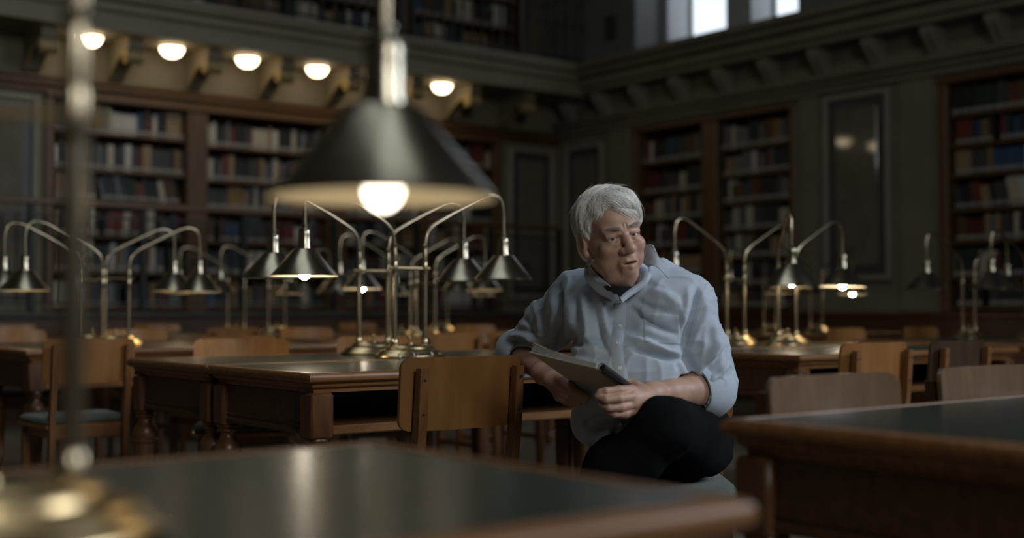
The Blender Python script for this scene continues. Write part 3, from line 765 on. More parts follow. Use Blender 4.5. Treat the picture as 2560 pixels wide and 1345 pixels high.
lamp(4.78, 9.15, 'dim distant brass lamp before the left bookcase, slightly nearer one')
lamp(6.66, 9.50, 'farthest brass lamp, just left of the man\'s sleeve', lit=(3, 3))
a_toward = -PI / 2 - 0.66
lamp(5.463, 4.45, 'brass lamp right of the man with two glowing bulbs', lit=(2, 2), az=(-PI + 0.85 , 0.0), tilt=((0.07, -0.05), (0.0, 0.03)))
lamp(5.41, 4.78, 'brass lamp partly behind the man\'s shoulder', lit=(0, 3))
lamp(7.68, 4.70, 'unlit brass lamp at the right by the marble panel')
lamp(7.75, 4.28, 'unlit brass lamp cut by the right edge')
lamp(8.48, 6.60, 'distant brass lamp whose round bulb glows at the right', lit=(3, 2))
lamp(8.30, 6.95, 'distant unlit brass lamp behind the two glowing bulbs at right')

# ================================================================== SMOOTH BODIES: distance fields turned into meshes
def Lp(px, py, b):
    """point seen at a pixel, b metres away, in (right, forward, up) coordinates at the lens' foot"""
    u = (px - 1280.0) / FPX; v = (672.5 - py) / FPX
    f = math.cos(PITCH) - math.sin(PITCH) * v; up = math.sin(PITCH) + math.cos(PITCH) * v
    return np.array((u / f * b, b, EYE + up / f * b))
def Wn(P):
    P = np.asarray(P, float)
    return np.stack([CA * P[..., 0] + SA * P[..., 1], -SA * P[..., 0] + CA * P[..., 1], P[..., 2]], -1)
def axis_pts(segs):
    out = []
    for (a, b, h) in segs:
        n = max(2, int(round((b - a) / h))); out.append(np.linspace(a, b, n, endpoint=False))
    return np.append(np.concatenate(out), segs[-1][1]).astype(np.float32)
class Field:
    def __init__(s, ax, ay, az):
        s.ax, s.ay, s.az = ax, ay, az
        s.d = np.full((len(ax), len(ay), len(az)), 9.0, np.float32)
    def _sl(s, lo, hi):
        r = []
        for A, l, h in zip((s.ax, s.ay, s.az), lo, hi):
            i = max(int(np.searchsorted(A, l)) - 1, 0); j = min(int(np.searchsorted(A, h)) + 1, len(A)); r.append(slice(i, max(j, i)))
        return tuple(r)
    def _comb(s, sl, n, k, op):
        d = s.d[sl]
        if op == 'u':
            if k <= 0: np.minimum(d, n, out=d); return
            h = np.clip(0.5 + 0.5 * (d - n) / k, 0, 1); d[...] = d * (1 - h) + n * h - k * h * (1 - h)
        else:
            n = -n
            if k <= 0: np.maximum(d, n, out=d); return
            h = np.clip(0.5 - 0.5 * (d - n) / k, 0, 1); d[...] = d * (1 - h) + n * h + k * h * (1 - h)
    def cone(s, p, q, r1, r2=None, k=0.02, op='u'):
        p = np.asarray(p, np.float32); q = np.asarray(q, np.float32); r2 = r1 if r2 is None else r2
        m = max(r1, r2) + k + 0.025
        sl = s._sl(np.minimum(p, q) - m, np.maximum(p, q) + m)
        X = s.ax[sl[0], None, None] - p[0]; Y = s.ay[None, sl[1], None] - p[1]; Z = s.az[None, None, sl[2]] - p[2]
        v = q - p; L = float(v @ v) + 1e-12
        t = np.clip((X * v[0] + Y * v[1] + Z * v[2]) / L, 0, 1)
        n = np.sqrt((X - t * v[0]) ** 2 + (Y - t * v[1]) ** 2 + (Z - t * v[2]) ** 2) - (r1 + (r2 - r1) * t)
        s._comb(sl, n, k, op); return s
    def chain(s, P, R, k=0.01, op='u'):
        for i in range(len(P) - 1): s.cone(P[i], P[i + 1], R[i], R[i + 1], k, op)
        return s
    def ell(s, c, r, A=None, k=0.02, op='u'):
        """ellipsoid; A: rows are its axes"""
        c = np.asarray(c, np.float32); r = np.asarray(r, np.float32); A = np.eye(3) if A is None else np.asarray(A)
        m = np.abs(A.T) @ r + k + 0.02
        sl = s._sl(c - m, c + m)
        X = s.ax[sl[0], None, None] - c[0]; Y = s.ay[None, sl[1], None] - c[1]; Z = s.az[None, None, sl[2]] - c[2]
        q0 = 0; q1 = 0
        for i in range(3):
            u = X * A[i][0] + Y * A[i][1] + Z * A[i][2]
            q0 = q0 + (u / r[i]) ** 2; q1 = q1 + (u / r[i] ** 2) ** 2
        q0 = np.sqrt(q0); n = q0 * (q0 - 1) / (np.sqrt(q1) + 1e-9)
        s._comb(sl, n.astype(np.float32), k, op); return s
    def mesh(s):
        """surface nets: one vertex per crossed cell"""
        d = s.d; neg = d < 0
        c = None
        cnt = np.zeros(tuple(n - 1 for n in d.shape), np.uint8)
        for i in (0, 1):
            for j in (0, 1):
                for k in (0, 1):
                    cnt += neg[i:d.shape[0] - 1 + i, j:d.shape[1] - 1 + j, k:d.shape[2] - 1 + k]
        cell = (cnt > 0) & (cnt < 8)
        I, J, K = np.nonzero(cell)
        idx = np.full(cell.shape, -1, np.int32); idx[I, J, K] = np.arange(len(I))
        acc = np.zeros((len(I), 3)); w = np.zeros(len(I))
        cor = [(i, j, k) for i in (0, 1) for j in (0, 1) for k in (0, 1)]
        for a in cor:
            for ax in range(3):
                if a[ax]: continue
                b = list(a); b[ax] = 1
                da = d[I + a[0], J + a[1], K + a[2]]; db = d[I + b[0], J + b[1], K + b[2]]
                x = (da < 0) != (db < 0)
                t = np.where(x, da / np.where(x, da - db, 1), 0)
                pa = np.stack([s.ax[I + a[0]], s.ay[J + a[1]], s.az[K + a[2]]], -1); pb = np.stack([s.ax[I + b[0]], s.ay[J + b[1]], s.az[K + b[2]]], -1)
                acc += np.where(x[:, None], pa + (pb - pa) * t[:, None], 0); w += x
        V = acc / w[:, None]
        F = []
        for ax in range(3):
            sh = list(d.shape); a = [slice(None)] * 3; b = [slice(None)] * 3; a[ax] = slice(0, -1); b[ax] = slice(1, None)
            x = neg[tuple(a)] != neg[tuple(b)]
            P = np.stack(np.nonzero(x), -1)
            o1, o2 = [q for q in range(3) if q != ax]
            ok = (P[:, o1] > 0) & (P[:, o2] > 0) & (P[:, o1] < cell.shape[o1]) & (P[:, o2] < cell.shape[o2])
            P = P[ok]
            inside = neg[tuple(P.T)]
            q = []
            for (m, n) in ((1, 1), (0, 1), (0, 0), (1, 0)):
                Q = P.copy(); Q[:, o1] -= m; Q[:, o2] -= n; q.append(idx[tuple(Q.T)])
            q = np.stack(q, -1)
            flip = inside if ax != 1 else ~inside
            q[~flip] = q[~flip][:, ::-1]
            F.append(q)
        return V, np.concatenate(F)
def relax(V, F, n=2, lam=0.5):
    """Laplacian smoothing"""
    e = np.concatenate([F[:, [0, 1]], F[:, [1, 2]], F[:, [2, 3]], F[:, [3, 0]]])
    for _ in range(n):
        acc = np.zeros_like(V); c = np.zeros(len(V))
        for i in range(3):
            acc[:, i] = np.bincount(e[:, 0], V[e[:, 1], i], len(V)) + np.bincount(e[:, 1], V[e[:, 0], i], len(V))
        c = np.bincount(e[:, 0], minlength=len(V)) + np.bincount(e[:, 1], minlength=len(V))
        V = V + lam * (acc / c[:, None] - V)
    return V
def normals(V, F):
    n = np.cross(V[F[:, 2]] - V[F[:, 0]], V[F[:, 3]] - V[F[:, 1]])
    N = np.zeros_like(V)
    for k in range(4):
        for i in range(3): N[:, i] += np.bincount(F[:, k], n[:, i], len(V))
    return N / (np.linalg.norm(N, axis=1, keepdims=True) + 1e-12)
def field_obj(name, V, F, m, parent=None, base=None):
    """V in lens-foot coordinates; base: world point the object's origin sits at"""
    base = np.zeros(3) if base is None else np.asarray(base)
    me = bpy.data.meshes.new(name)
    W = Wn(V) - base
    me.vertices.add(len(W)); me.vertices.foreach_set('co', W.astype(np.float32).ravel())
    me.loops.add(F.size); me.loops.foreach_set('vertex_index', F.astype(np.int32).ravel())
    me.polygons.add(len(F)); me.polygons.foreach_set('loop_start', np.arange(0, F.size, 4, dtype=np.int32))
    me.update(calc_edges=True); me.validate()
    me.polygons.foreach_set('use_smooth', np.ones(len(me.polygons), bool))
    for k in (m if isinstance(m, (list, tuple)) else [m]): me.materials.append(M[k])
    o = bpy.data.objects.new(name, me); COL.objects.link(o)
    if parent is None: o.location = base
    else: o.parent = parent
    return o

# ================================================================== THE SEATED MAN
from mathutils.bvhtree import BVHTree
M['skin'] = mat('skin', (0.43, 0.248, 0.180), 0.50, var=(0.49, 0.295, 0.222), scale=38, bump=0.05, bscale=420, sub=0.12, detail=6)
M['shirt'] = mat('shirt_cotton', (0.405, 0.465, 0.550), 0.85, var=(0.43, 0.49, 0.575), scale=120, bump=0.06, bscale=900, sheen=0.15)
M['trousers'] = mat('trouser_cloth', (0.006, 0.0065, 0.007), 0.9, var=(0.008, 0.0085, 0.009), scale=60, bump=0.1, bscale=500, spec=0.05)
M['hair'] = mat('grey_hair', (0.80, 0.78, 0.745), 0.42, var=(0.66, 0.64, 0.605), scale=60, bump=0.2, bscale=250)
M['brow'] = mat('brow_hair', (0.33, 0.29, 0.26), 0.6)
M['undershirt'] = mat('undershirt_cloth', (0.012, 0.012, 0.014), 0.9)
M['button'] = mat('button_pearl', (0.72, 0.72, 0.70), 0.2)
M['eye'] = mat('eye_white', (0.70, 0.66, 0.62), 0.12)
M['iris'] = mat('iris_grey_blue', (0.10, 0.13, 0.15), 0.1)
M['pupil'] = mat('pupil_black', (0.005, 0.005, 0.005), 0.1)
M['nail'] = mat('finger_nail', (0.62, 0.42, 0.36), 0.25)
M['shoe'] = mat('shoe_leather', (0.012, 0.012, 0.012), 0.35)
M['lip'] = mat('lip_skin', (0.40, 0.19, 0.15), 0.4, sub=0.1)

HB = np.array([0.0, 0.0, 0.0])
hip_c = Lp(1650, 1090, 3.62)
HB = Wn(np.array([hip_c[0], hip_c[1], 0.0]))      # point on the floor below the hips

# ---- head frame: x to his left, y out of the face, z up
yaw, roll, pit = math.radians(21), math.radians(13.5), math.radians(4)
fy = np.array([math.sin(yaw), -math.cos(yaw), -math.sin(pit)]); fy /= np.linalg.norm(fy)
z0 = np.array([-math.sin(roll), 0.0, math.cos(roll)]); z0 = z0 - fy * (z0 @ fy); z0 /= np.linalg.norm(z0)
hx = np.cross(fy, z0); HR = np.stack([hx, fy, z0])   # rows = axes
HC = Lp(1524, 592, 3.35)
def H(x, y, z): return HC + x * HR[0] + y * HR[1] + z * HR[2]

# ---- joints
NECK = Lp(1552, 726, 3.46)
RS, RE, RW = Lp(1448, 748, 3.58), Lp(1296, 880, 3.84), Lp(1358, 932, 3.60)
LS, LE, LW = Lp(1712, 762, 3.45), Lp(1776, 972, 3.44), Lp(1628, 986, 3.27)

# ================= skin
ax = axis_pts([(-0.10, 0.13, 0.0030), (0.13, 0.40, 0.0017), (0.40, 0.68, 0.0034)])
ay = axis_pts([(3.02, 3.19, 0.0026), (3.19, 3.50, 0.0018), (3.50, 3.98, 0.0040)])
az = axis_pts([(0.64, 0.86, 0.0024), (0.86, 1.02, 0.004), (1.02, 1.335, 0.0017)])
B = Field(ax, ay, az)
B.ell(H(0, -.014, .036), (.077, .098, .090), HR, 0)
B.ell(H(0, .030, -.030), (.066, .064, .085), HR, .03)
B.ell(H(0, .062, .040), (.058, .040, .045), HR, .02)            # forehead
for s in (-1, 1):
    B.ell(H(s * .040, .036, -.058), (.026, .038, .036), HR, .020)    # jowls
    B.ell(H(s * .042, .070, -.026), (.024, .022, .022), HR, .014)    # cheeks
    B.cone(H(s * .012, .090, .024), H(s * .046, .080, .026), .011, .010, .012)   # brow ridge
B.ell(H(0, .081, -.090), (.023, .020, .017), HR, .010)           # chin
B.ell(H(.004, .044, -.106), (.044, .042, .022), HR, .018)           # double chin
B.ell(H(0, .088, -.066), (.030, .014, .024), HR, .012)           # muzzle
for s in (-1, 1):
    B.ell(H(s * .0315, .104, .004), (.020, .019, .014), HR, .012, 's')      # sockets
B.chain([H(0, .092, .014), H(0, .104, -.008), H(0, .117, -.028)], [.0085, .0100, .0130], .010)
B.ell(H(0, .112, -.032), (.016, .014, .012), HR, .006)
for s in (-1, 1):
    B.ell(H(s * .0155, .101, -.034), (.0100, .0120, .0095), HR, .006)        # nostril wings
    B.ell(H(s * .0080, .109, -.0445), (.0045, .0060, .0045), HR, .003, 's')  # nostrils
    B.ell(H(s * .0315, .0805, .0030), (.0165, .0150, .0145), HR, .006)       # lids over the eye
    B.ell(H(s * .0315, .0800, -.0125), (.017, .014, .008), HR, .008)         # bags below
    B.cone(H(s * .017, .0950, .0135), H(s * .045, .0830, .0095), .0055, .0065, .006)      # upper lid fold
    B.ell(H(s * .0320, .0950, .0012), (.0126, .0110, .0036), HR, .0020, 's') # lid opening
    B.cone(H(s * .021, .101, -.040), H(s * .037, .084, -.072), .0038, .0030, .0065, 's')   # fold from nose to mouth
    B.cone(H(s * .027, .090, -.074), H(s * .029, .082, -.096), .0032, .0022, .006, 's')
    B.cone(H(s * .020, .0935, -.0085), H(s * .040, .0880, -.0180), .0007, .0005, .005, 's')   # under the eye
    B.cone(H(s * .0045, .104, .022), H(s * .0055, .101, .036), .0010, .0006, .004, 's')   # frown lines
# lips, parted
B.chain([H(-.0235, .0895, -.0675), H(-.009, .0990, -.0610), H(0, .0995, -.0622), H(.009, .0990, -.0610), H(.0235, .0895, -.0675)], [.0035, .0060, .0055, .0060, .0035], .005)
B.chain([H(-.0220, .0885, -.0725), H(0, .0985, -.0780), H(.0220, .0885, -.0725)], [.0040, .0072, .0040], .005)
B.ell(H(0, .1020, -.0692), (.0200, .0160, .0036), HR, .003, 's')
B.cone(H(-.0225, .0930, -.0695), H(.0225, .0930, -.0695), .0012, .0012, .003, 's')
for s in (-1, 1):                                                  # ears
    B.ell(H(s * .0785, -.008, -.004), (.0105, .0190, .0330), HR, .008)
    B.ell(H(s * .0875, -.004, .002), (.0060, .0110, .0190), HR, .006, 's')
    B.ell(H(s * .0760, .000, -.034), (.0090, .0100, .0100), HR, .006)
# neck and the hidden frame that joins head and arms
B.chain([H(.008, -.022, -.055), H(.008, -.026, -.110), NECK + np.array([0, .035, -.01])], [.054, .050, .052], .02)
B.ell(H(.008, .030, -.116), (.040, .044, .026), HR, .020)
CH_ = Lp(1590, 800, 3.54)
B.cone(NECK + np.array([0, .03, -.01]), CH_ + np.array([0, .04, 0]), .05, .09, .04); B.cone(NECK + np.array([0, .05, -.045]), RS, .045, .040, .03); B.cone(NECK + np.array([0, .05, -.045]), LS, .045, .040, .03)
B.chain([RS, RE], [.046, .043], .03); B.chain([LS, LE], [.046, .044], .03)
# forearms
def lerp(p, q, t): return p + (q - p) * t
B.chain([RE, lerp(RE, RW, .35), RW], [.042, .040, .027], .02)
B.chain([LE, lerp(LE, LW, .30), lerp(LE, LW, .7), LW], [.047, .047, .036, .029], .02)
B.ell(LW, (.034, .028, .024), None, .02); B.ell(RW, (.026, .030, .027), None, .02)

def finger(P, R, k=.004): B.chain(P, R, k)
# his left hand (on the coil side): back of the hand to the camera, fingers round the cover, thumb on the pages
LK = [Lp(1580, 975, 3.205), Lp(1578, 992, 3.185), Lp(1583, 1010, 3.19), Lp(1592, 1024, 3.205)]
LPc = Lp(1602, 996, 3.235)
B.chain([LW, LPc], [.030, .030], .02)
for q in LK: B.cone(LPc, q, .023, .0135, .016)
finger([LK[0], Lp(1548, 975, 3.165), Lp(1515, 978, 3.150), Lp(1499, 980, 3.150)], [.0125, .0112, .0100, .0085])
finger([LK[1], Lp(1548, 996, 3.150), Lp(1515, 999, 3.140), Lp(1494, 990, 3.150)], [.0128, .0116, .0104, .0088])
finger([LK[2], Lp(1553, 1018, 3.160), Lp(1522, 1019, 3.150), Lp(1501, 1009, 3.158)], [.0125, .0112, .0100, .0085])
finger([LK[3], Lp(1565, 1036, 3.175), Lp(1537, 1036, 3.165), Lp(1518, 1027, 3.170)], [.0112, .0098, .0088, .0075])
finger([LPc + np.array([-.002, .012, .016]), Lp(1590, 966, 3.262), Lp(1568, 960, 3.270), Lp(1553, 956, 3.268)], [.0185, .0135, .0120, .0095], .010)
# his right hand: thumb on top of the edge, fingers below the cover
RPc = Lp(1382, 950, 3.51)
B.chain([RW, RPc], [.028, .029], .02)
RK = [Lp(1402, 957, 3.475), Lp(1404, 971, 3.465), Lp(1402, 984, 3.47), Lp(1396, 993, 3.485)]
for q in RK: B.cone(RPc, q, .021, .0120, .010)
finger([RK[0], Lp(1424, 968, 3.415), Lp(1440, 980, 3.375), Lp(1452, 985, 3.355)], [.0125, .0112, .0098, .0085])
finger([RK[1], Lp(1430, 983, 3.405), Lp(1452, 991, 3.365), Lp(1469, 992, 3.345)], [.0128, .0115, .0100, .0085])
finger([RK[2], Lp(1425, 996, 3.410), Lp(1447, 1001, 3.375), Lp(1463, 1000, 3.352)], [.0122, .0110, .0098, .0082])
finger([RK[3], Lp(1416, 1005, 3.425), Lp(1434, 1009, 3.395), Lp(1448, 1009, 3.375)], [.0110, .0096, .0086, .0072])
finger([RPc + np.array([.006, -.004, .014]), Lp(1404, 948, 3.465), Lp(1419, 957, 3.43), Lp(1431, 967, 3.405)], [.0175, .0130, .0112, .0090], .010)
V, F = B.mesh(); V = relax(V, F, 1, .4)
print('skin', len(F))
skinV, skinF = V, F
person = field_obj('person', V, F, 'skin', None, HB)
tag(person, 'grey-haired man in pale blue shirt sitting cross-legged with an open notebook', 'person')
del B
def to_obj(name, mbx, mats, parent=person, ang=40):
    """MB built in lens-foot coordinates -> child of the person"""
    W = Wn(np.array(mbx.v)) - HB; mbx.v = [tuple(p) for p in W]
    return mbx.build(name, mats, parent, ang=ang)
# ---- eyes
for s in (-1, 1):
    c = H(s * .0315, .0795, .0022)
    mb = MB(); look = np.array([.30, 1, -.02]); look /= np.linalg.norm(look)
    lx = HR.T @ look
    q = Vector(lx).to_track_quat('Z', 'Y').to_matrix().to_4x4(); T = Matrix.Translation(Vector(c)) @ q
    r = .0126
    mb.lathe([(r * math.sin(a * PI / 16), -r * math.cos(a * PI / 16)) for a in range(14)] + [(.0058, .01118)], 24, T=T, m=0)
    mb.lathe([(.0058, .01118), (.0050, .0119), (.0022, .0126)], 24, T=T, m=1)
    mb.lathe([(.0022, .0126), (0.0, .0129)], 24, T=T, m=2)
    to_obj('eyeball', mb, ['eye', 'iris', 'pupil'])
    mb = MB()
    for k in range(110):
        t = random.random(); x = s * (.012 + .036 * t); yb = .1035 - .019 * t * t
        z = .0250 + .005 * math.sin(t * 2.6) + random.uniform(-.0032, .0032)
        p0 = H(x, yb, z); p1 = H(x + s * .007, yb + .004 - .004 * t, z + .0035 - .004 * t); p2 = H(x + s * .012, yb + .002 - .006 * t, z + .002 - .004 * t)
        mb.tube([p0, p1, p2], [.00055, .0005, .0002], 4, cap=False)
    to_obj('eyebrow', mb, 'brow')

# ================= hair
ax = axis_pts([(0.12, 0.42, 0.0024)]); ay = axis_pts([(3.18, 3.52, 0.0024)]); az = axis_pts([(1.04, 1.36, 0.0024)])
Hf = Field(ax, ay, az)
Hf.ell(H(0, -.016, .042), (.0835, .104, .096), HR, 0)
Hf.ell(H(-.016, .034, .084), (.060, .060, .046), HR, .02)      # volume swept over the forehead
Hf.ell(H(-.052, .020, .050), (.034, .048, .048), HR, .02)
Hf.ell(H(-.070, -.010, .020), (.014, .036, .050), HR, .015)
Hf.ell(H(0, -.085, -.020), (.060, .035, .060), HR, .02)
X = ax[:, None, None] - HC[0]; Y = ay[None, :, None] - HC[1]; Z = az[None, None, :] - HC[2]
qx = X * HR[0][0] + Y * HR[0][1] + Z * HR[0][2]; qy = X * HR[1][0] + Y * HR[1][1] + Z * HR[1][2]; qz = X * HR[2][0] + Y * HR[2][1] + Z * HR[2][2]
side = np.clip(qx / .07, -1, 1)
front = np.interp(qy, [-.12, -.045, -.02, .010, .035, .052, .075, .12], [-.085, -.075, -.030, -.022, .000, .040, .070, .070]).astype(np.float32)
front = front + np.where(qy > .03, .016 * side, 0)
cut = (front - qz) * 0.8
kk = .022
hh = np.clip(0.5 - 0.5 * (Hf.d - cut) / kk, 0, 1)
Hf.d = (Hf.d * (1 - hh) + cut * hh + kk * hh * (1 - hh)).astype(np.float32)
inner = np.sqrt((qx / .066) ** 2 + ((qy + .014) / .086) ** 2 + ((qz - .036) / .080) ** 2) - 1
Hf.d = np.maximum(Hf.d, (-inner * .07).astype(np.float32))
V, F = Hf.mesh(); V = relax(V, F, 2, .5)
N = normals(V, F); q = (V - HC) @ HR.T
# combed relief: locks run across from the parting on his left
ang_ = np.arctan2(q[:, 2] - .02, q[:, 0] + .02); lay = q[:, 1]
ph = lay * 330 + 4 * np.sin(ang_ * 1.7) + 2 * np.sin(ang_ * 3 + lay * 40)
V = V + N * (.0012 * np.sin(ph) + .0020 * np.sin(lay * 95 + 2.4 * np.sin(ang_ * 1.6)))[:, None]
hair = field_obj('hair', V, F, 'hair', person, HB)
# strands lying over it, combed over from the parting
SKV, SKF = skinV, skinF
hk = ((SKV - HC) @ HR.T)
near = (np.abs(hk[:, 0]) < .10) & (np.abs(hk[:, 1]) < .13) & (hk[:, 2] > -.05)
fsel = SKF[near[SKF].all(1)]
allV = np.concatenate([V, SKV]); allF = np.concatenate([F, fsel + len(V)])
bv = BVHTree.FromPolygons([Vector(p) for p in allV], [list(map(int, f)) for f in allF])
strands = MB(); rs = random.Random(5)
PART = .98
for k in range(3600):
    u = rs.random()
    if u < .60:      # over the top to his right
        y0 = rs.uniform(-.085, .060); t0 = PART + rs.uniform(0, 1.35); ln = rs.uniform(.5, 1.25); dy = rs.uniform(-.030, .004) + (.020 if y0 > .02 else 0)
    elif u < .78:    # fringe, swept forward and across the forehead
        y0 = None
    elif u < .90:    # his left side
        y0 = rs.uniform(-.085, .045); t0 = PART - rs.uniform(0, .6); ln = -rs.uniform(.4, .8); dy = rs.uniform(-.030, -.005)
    else:            # down the right side and nape
        y0 = rs.uniform(-.09, .030); t0 = rs.uniform(2.2, 2.9); ln = rs.uniform(.4, .75); dy = rs.uniform(-.035, -.010)
    w1, w2, am = rs.uniform(0, 6), rs.uniform(1.5, 3.5), rs.uniform(.001, .005)
    lift = rs.uniform(.0004, .0024); fly = rs.random() < .012
    path = []
    for i in range(15):
        f = i / 14
        if y0 is None:
            if i == 0:
                d0 = np.array([rs.uniform(-.035, .060), rs.uniform(.020, .075), rs.uniform(.058, .100)]); sp = rs.uniform(.6, 1.0)
                d1 = d0 + np.array([-.075 - rs.uniform(0, .02), .030 + rs.uniform(-.01, .018), -.050 - rs.uniform(0, .040)]) * sp
                if d0[0] > .035: d1 = d0 + np.array([.030, .004, -.045]) * sp
            d = d0 + (d1 - d0) * f + np.array([0, .030, .012]) * math.sin(PI * f) * .7
            dirw = HR.T @ (d / np.linalg.norm(d))
            hit = bv.ray_cast(Vector(H(0, 0, .03) + dirw * .25), Vector(-dirw))
            if hit[0] is None: break
            path.append(np.array(hit[0]) + np.array(hit[1]) * (.0010 + lift * 1.4 * math.sin(PI * (.1 + .8 * f))))
            continue
        t = t0 + ln * f
        yy = y0 + dy * f + am * math.sin(w1 + w2 * f) - am * math.sin(w1)
        d = np.array([math.cos(t), 0, math.sin(t)]); dirw = HR.T @ d
        hit = bv.ray_cast(Vector(H(0, yy, .03) + dirw * .25), Vector(-dirw))
        if hit[0] is None: break
        path.append(np.array(hit[0]) + np.array(hit[1]) * (lift * math.sin(PI * (.12 + .8 * f)) + (.012 * f * f if fly else 0)))
    if len(path) < 8: continue
    if max(np.linalg.norm(path[j + 1] - path[j]) for j in range(len(path) - 1)) > .022: continue
    if ((np.array(path[-1]) - HC) @ HR[2]) < -.075: continue
    w = rs.uniform(.00045, .00085)
    strands.tube(path, [w * (.45 + .55 * min(1, 4 * i / 14)) * (1 if i < 9 else max(.15, (14 - i) / 6)) for i in range(len(path))], 4, cap=False)
o = to_obj('hair_strands', strands, 'hair'); o['kind'] = 'stuff'; o.parent = hair

# ================= shirt
ax = axis_pts([(-0.13, 0.74, 0.0040)]); ay = axis_pts([(3.10, 4.02, 0.0045)]); az = axis_pts([(0.50, 1.16, 0.0040)])
S = Field(ax, ay, az)
BEL = Lp(1592, 940, 3.48)
S.ell(Lp(1592, 800, 3.56), (.195, .135, .185), np.array([[.90, -.43, 0], [.43, .90, 0], [0, 0, 1]]), 0)
S.ell(BEL, (.190, .185, .175), None, .06)
S.ell(Lp(1615, 1050, 3.58), (.195, .165, .120), None, .06)
S.cone(RS + np.array([.01, 0, -.005]), LS + np.array([-.01, 0, -.005]), .072, .072, .05)
S.cone(NECK + np.array([0, .035, -.02]), RS, .078, .070, .05); S.cone(NECK + np.array([0, .035, -.02]), LS, .078, .070, .05)
S.ell(Lp(1500, 790, 3.47), (.085, .07, .085), None, .04)       # breast folds
S.ell(Lp(1665, 800, 3.40), (.085, .06, .085), None, .04)
# sleeves
RC = lerp(RE, RW, .20); LC = lerp(LE, LW, .18)
S.chain([RS, lerp(RS, RE, .5), RE], [.074, .070, .058], .035)
S.chain([RE + np.array([-.004, 0, 0]), RC], [.060, .056], .015)
S.chain([LS, lerp(LS, LE, .5), LE + np.array([.006, 0, .01])], [.076, .080, .068], .035)
S.chain([LE + np.array([.004, 0, 0]), LC], [.066, .064], .012)
# tail of the shirt over the lap
S.ell(Lp(1530, 1075, 3.44), (.085, .095, .052), None, .035)
S.ell(Lp(1500, 1055, 3.50), (.080, .090, .070), None, .03)
# open neck and open sleeve ends
S.chain([Lp(1545, 640, 3.42), Lp(1548, 696, 3.425), Lp(1548, 716, 3.40)], [.060, .056, .043], .012, 's')
S.cone(Lp(1548, 718, 3.35), Lp(1549, 742, 3.31), .028, .010, .010, 's')
S.cone(lerp(RE, RW, .13), lerp(RE, RW, .5), .050, .046, .006, 's')
S.cone(lerp(LE, LW, .11), lerp(LE, LW, .5), .057, .050, .006, 's')
V, F = S.mesh(); del S
V = relax(V, F, 3, .5)
# ---- folds: ridges and valleys along lines on the cloth (pixels of the photograph turned into places on the body)
N = normals(V, F)
px = 1280 + V[:, 0] / V[:, 1] * FPX; py = 772 - (V[:, 2] - EYE) / V[:, 1] * FPX
facing = (N[:, 1] < 0.15)
def fold(pts, h, w):
    """h metres high (negative: groove), w pixels half-width; fades out at both ends"""
    P = np.array(pts, float); best = np.full(len(V), 1e9); tt = np.zeros(len(V))
    seg = np.linalg.norm(np.diff(P, axis=0), axis=1); cum = np.append(0, np.cumsum(seg))
    for i in range(len(P) - 1):
        v = P[i + 1] - P[i]; t = np.clip(((px - P[i][0]) * v[0] + (py - P[i][1]) * v[1]) / (v @ v), 0, 1)
        d = np.hypot(px - P[i][0] - t * v[0], py - P[i][1] - t * v[1])
        m = d < best; best[m] = d[m]; tt[m] = (cum[i] + t[m] * seg[i]) / cum[-1]
    fade = np.clip(np.minimum(tt, 1 - tt) * 4.0, 0, 1)
    return np.where(facing, h * np.exp(-(best / w) ** 2) * fade, 0)
D = np.zeros(len(V))
FOLDS = [  # (line, height, width)
    ([(1395, 690), (1402, 760), (1400, 840), (1392, 880)], -.012, 9), ([(1420, 690), (1424, 770), (1418, 850)], .008, 10), ([(1382, 720), (1386, 800), (1376, 860)], .007, 9),
    ([(1455, 700), (1462, 770), (1470, 840), (1500, 890)], .007, 9), ([(1475, 720), (1488, 790), (1505, 860), (1530, 900)], -.008, 8), ([(1500, 730), (1512, 800), (1530, 860)], .007, 8), ([(1440, 740), (1442, 830), (1460, 890)], -.007, 9),
    ([(1330, 740), (1350, 800), (1350, 850)], .007, 10), ([(1300, 780), (1325, 820), (1335, 850)], -.006, 8), ([(1270, 845), (1305, 838), (1345, 856)], .008, 8), ([(1262, 862), (1300, 850), (1340, 868)], -.009, 7), ([(1255, 835), (1290, 822), (1330, 830)], -.006, 7),
    ([(1745, 700), (1738, 760), (1716, 830), (1704, 880)], -.011, 8), ([(1722, 710), (1716, 770), (1700, 820)], .006, 9), ([(1770, 740), (1756, 800), (1722, 870)], .006, 9),
    ([(1704, 870), (1726, 915), (1738, 945)], -.012, 9), ([(1820, 830), (1790, 880), (1740, 930), (1725, 945)], .008, 9), ([(1812, 870), (1785, 905), (1750, 935)], -.008, 8), ([(1822, 905), (1796, 935), (1765, 960)], .007, 8), ([(1780, 790), (1790, 860), (1775, 920)], .006, 10), ([(1800, 770), (1812, 840), (1815, 900)], -.006, 9),
    ([(1565, 845), (1620, 862), (1670, 882), (1715, 890)], .011, 8), ([(1560, 862), (1615, 880), (1665, 893), (1715, 898)], -.014, 7), ([(1580, 815), (1640, 838), (1700, 852)], .005, 12),
    ([(1580, 745), (1630, 770), (1690, 782)], -.006, 9), ([(1570, 765), (1610, 800), (1660, 826), (1695, 835)], -.007, 8), ([(1620, 730), (1665, 740), (1705, 770)], .006, 11),
    ([(1555, 870), (1590, 868), (1620, 878)], .006, 7), ([(1430, 880), (1470, 892), (1530, 885)], -.006, 9), ([(1410, 860), (1450, 878), (1500, 872)], .006, 10),
    ([(1470, 1060), (1500, 1040), (1560, 1042)], .008, 9), ([(1475, 1075), (1520, 1060), (1570, 1062)], -.009, 7), ([(1460, 1050), (1470, 1090), (1478, 1110)], .008, 8), ([(1545, 1060), (1535, 1085), (1528, 1100)], -.006, 6),
    ([(1690, 960), (1700, 930), (1690, 900)], -.006, 9), ([(1640, 640), (1690, 675), (1740, 690)], .003, 10)]
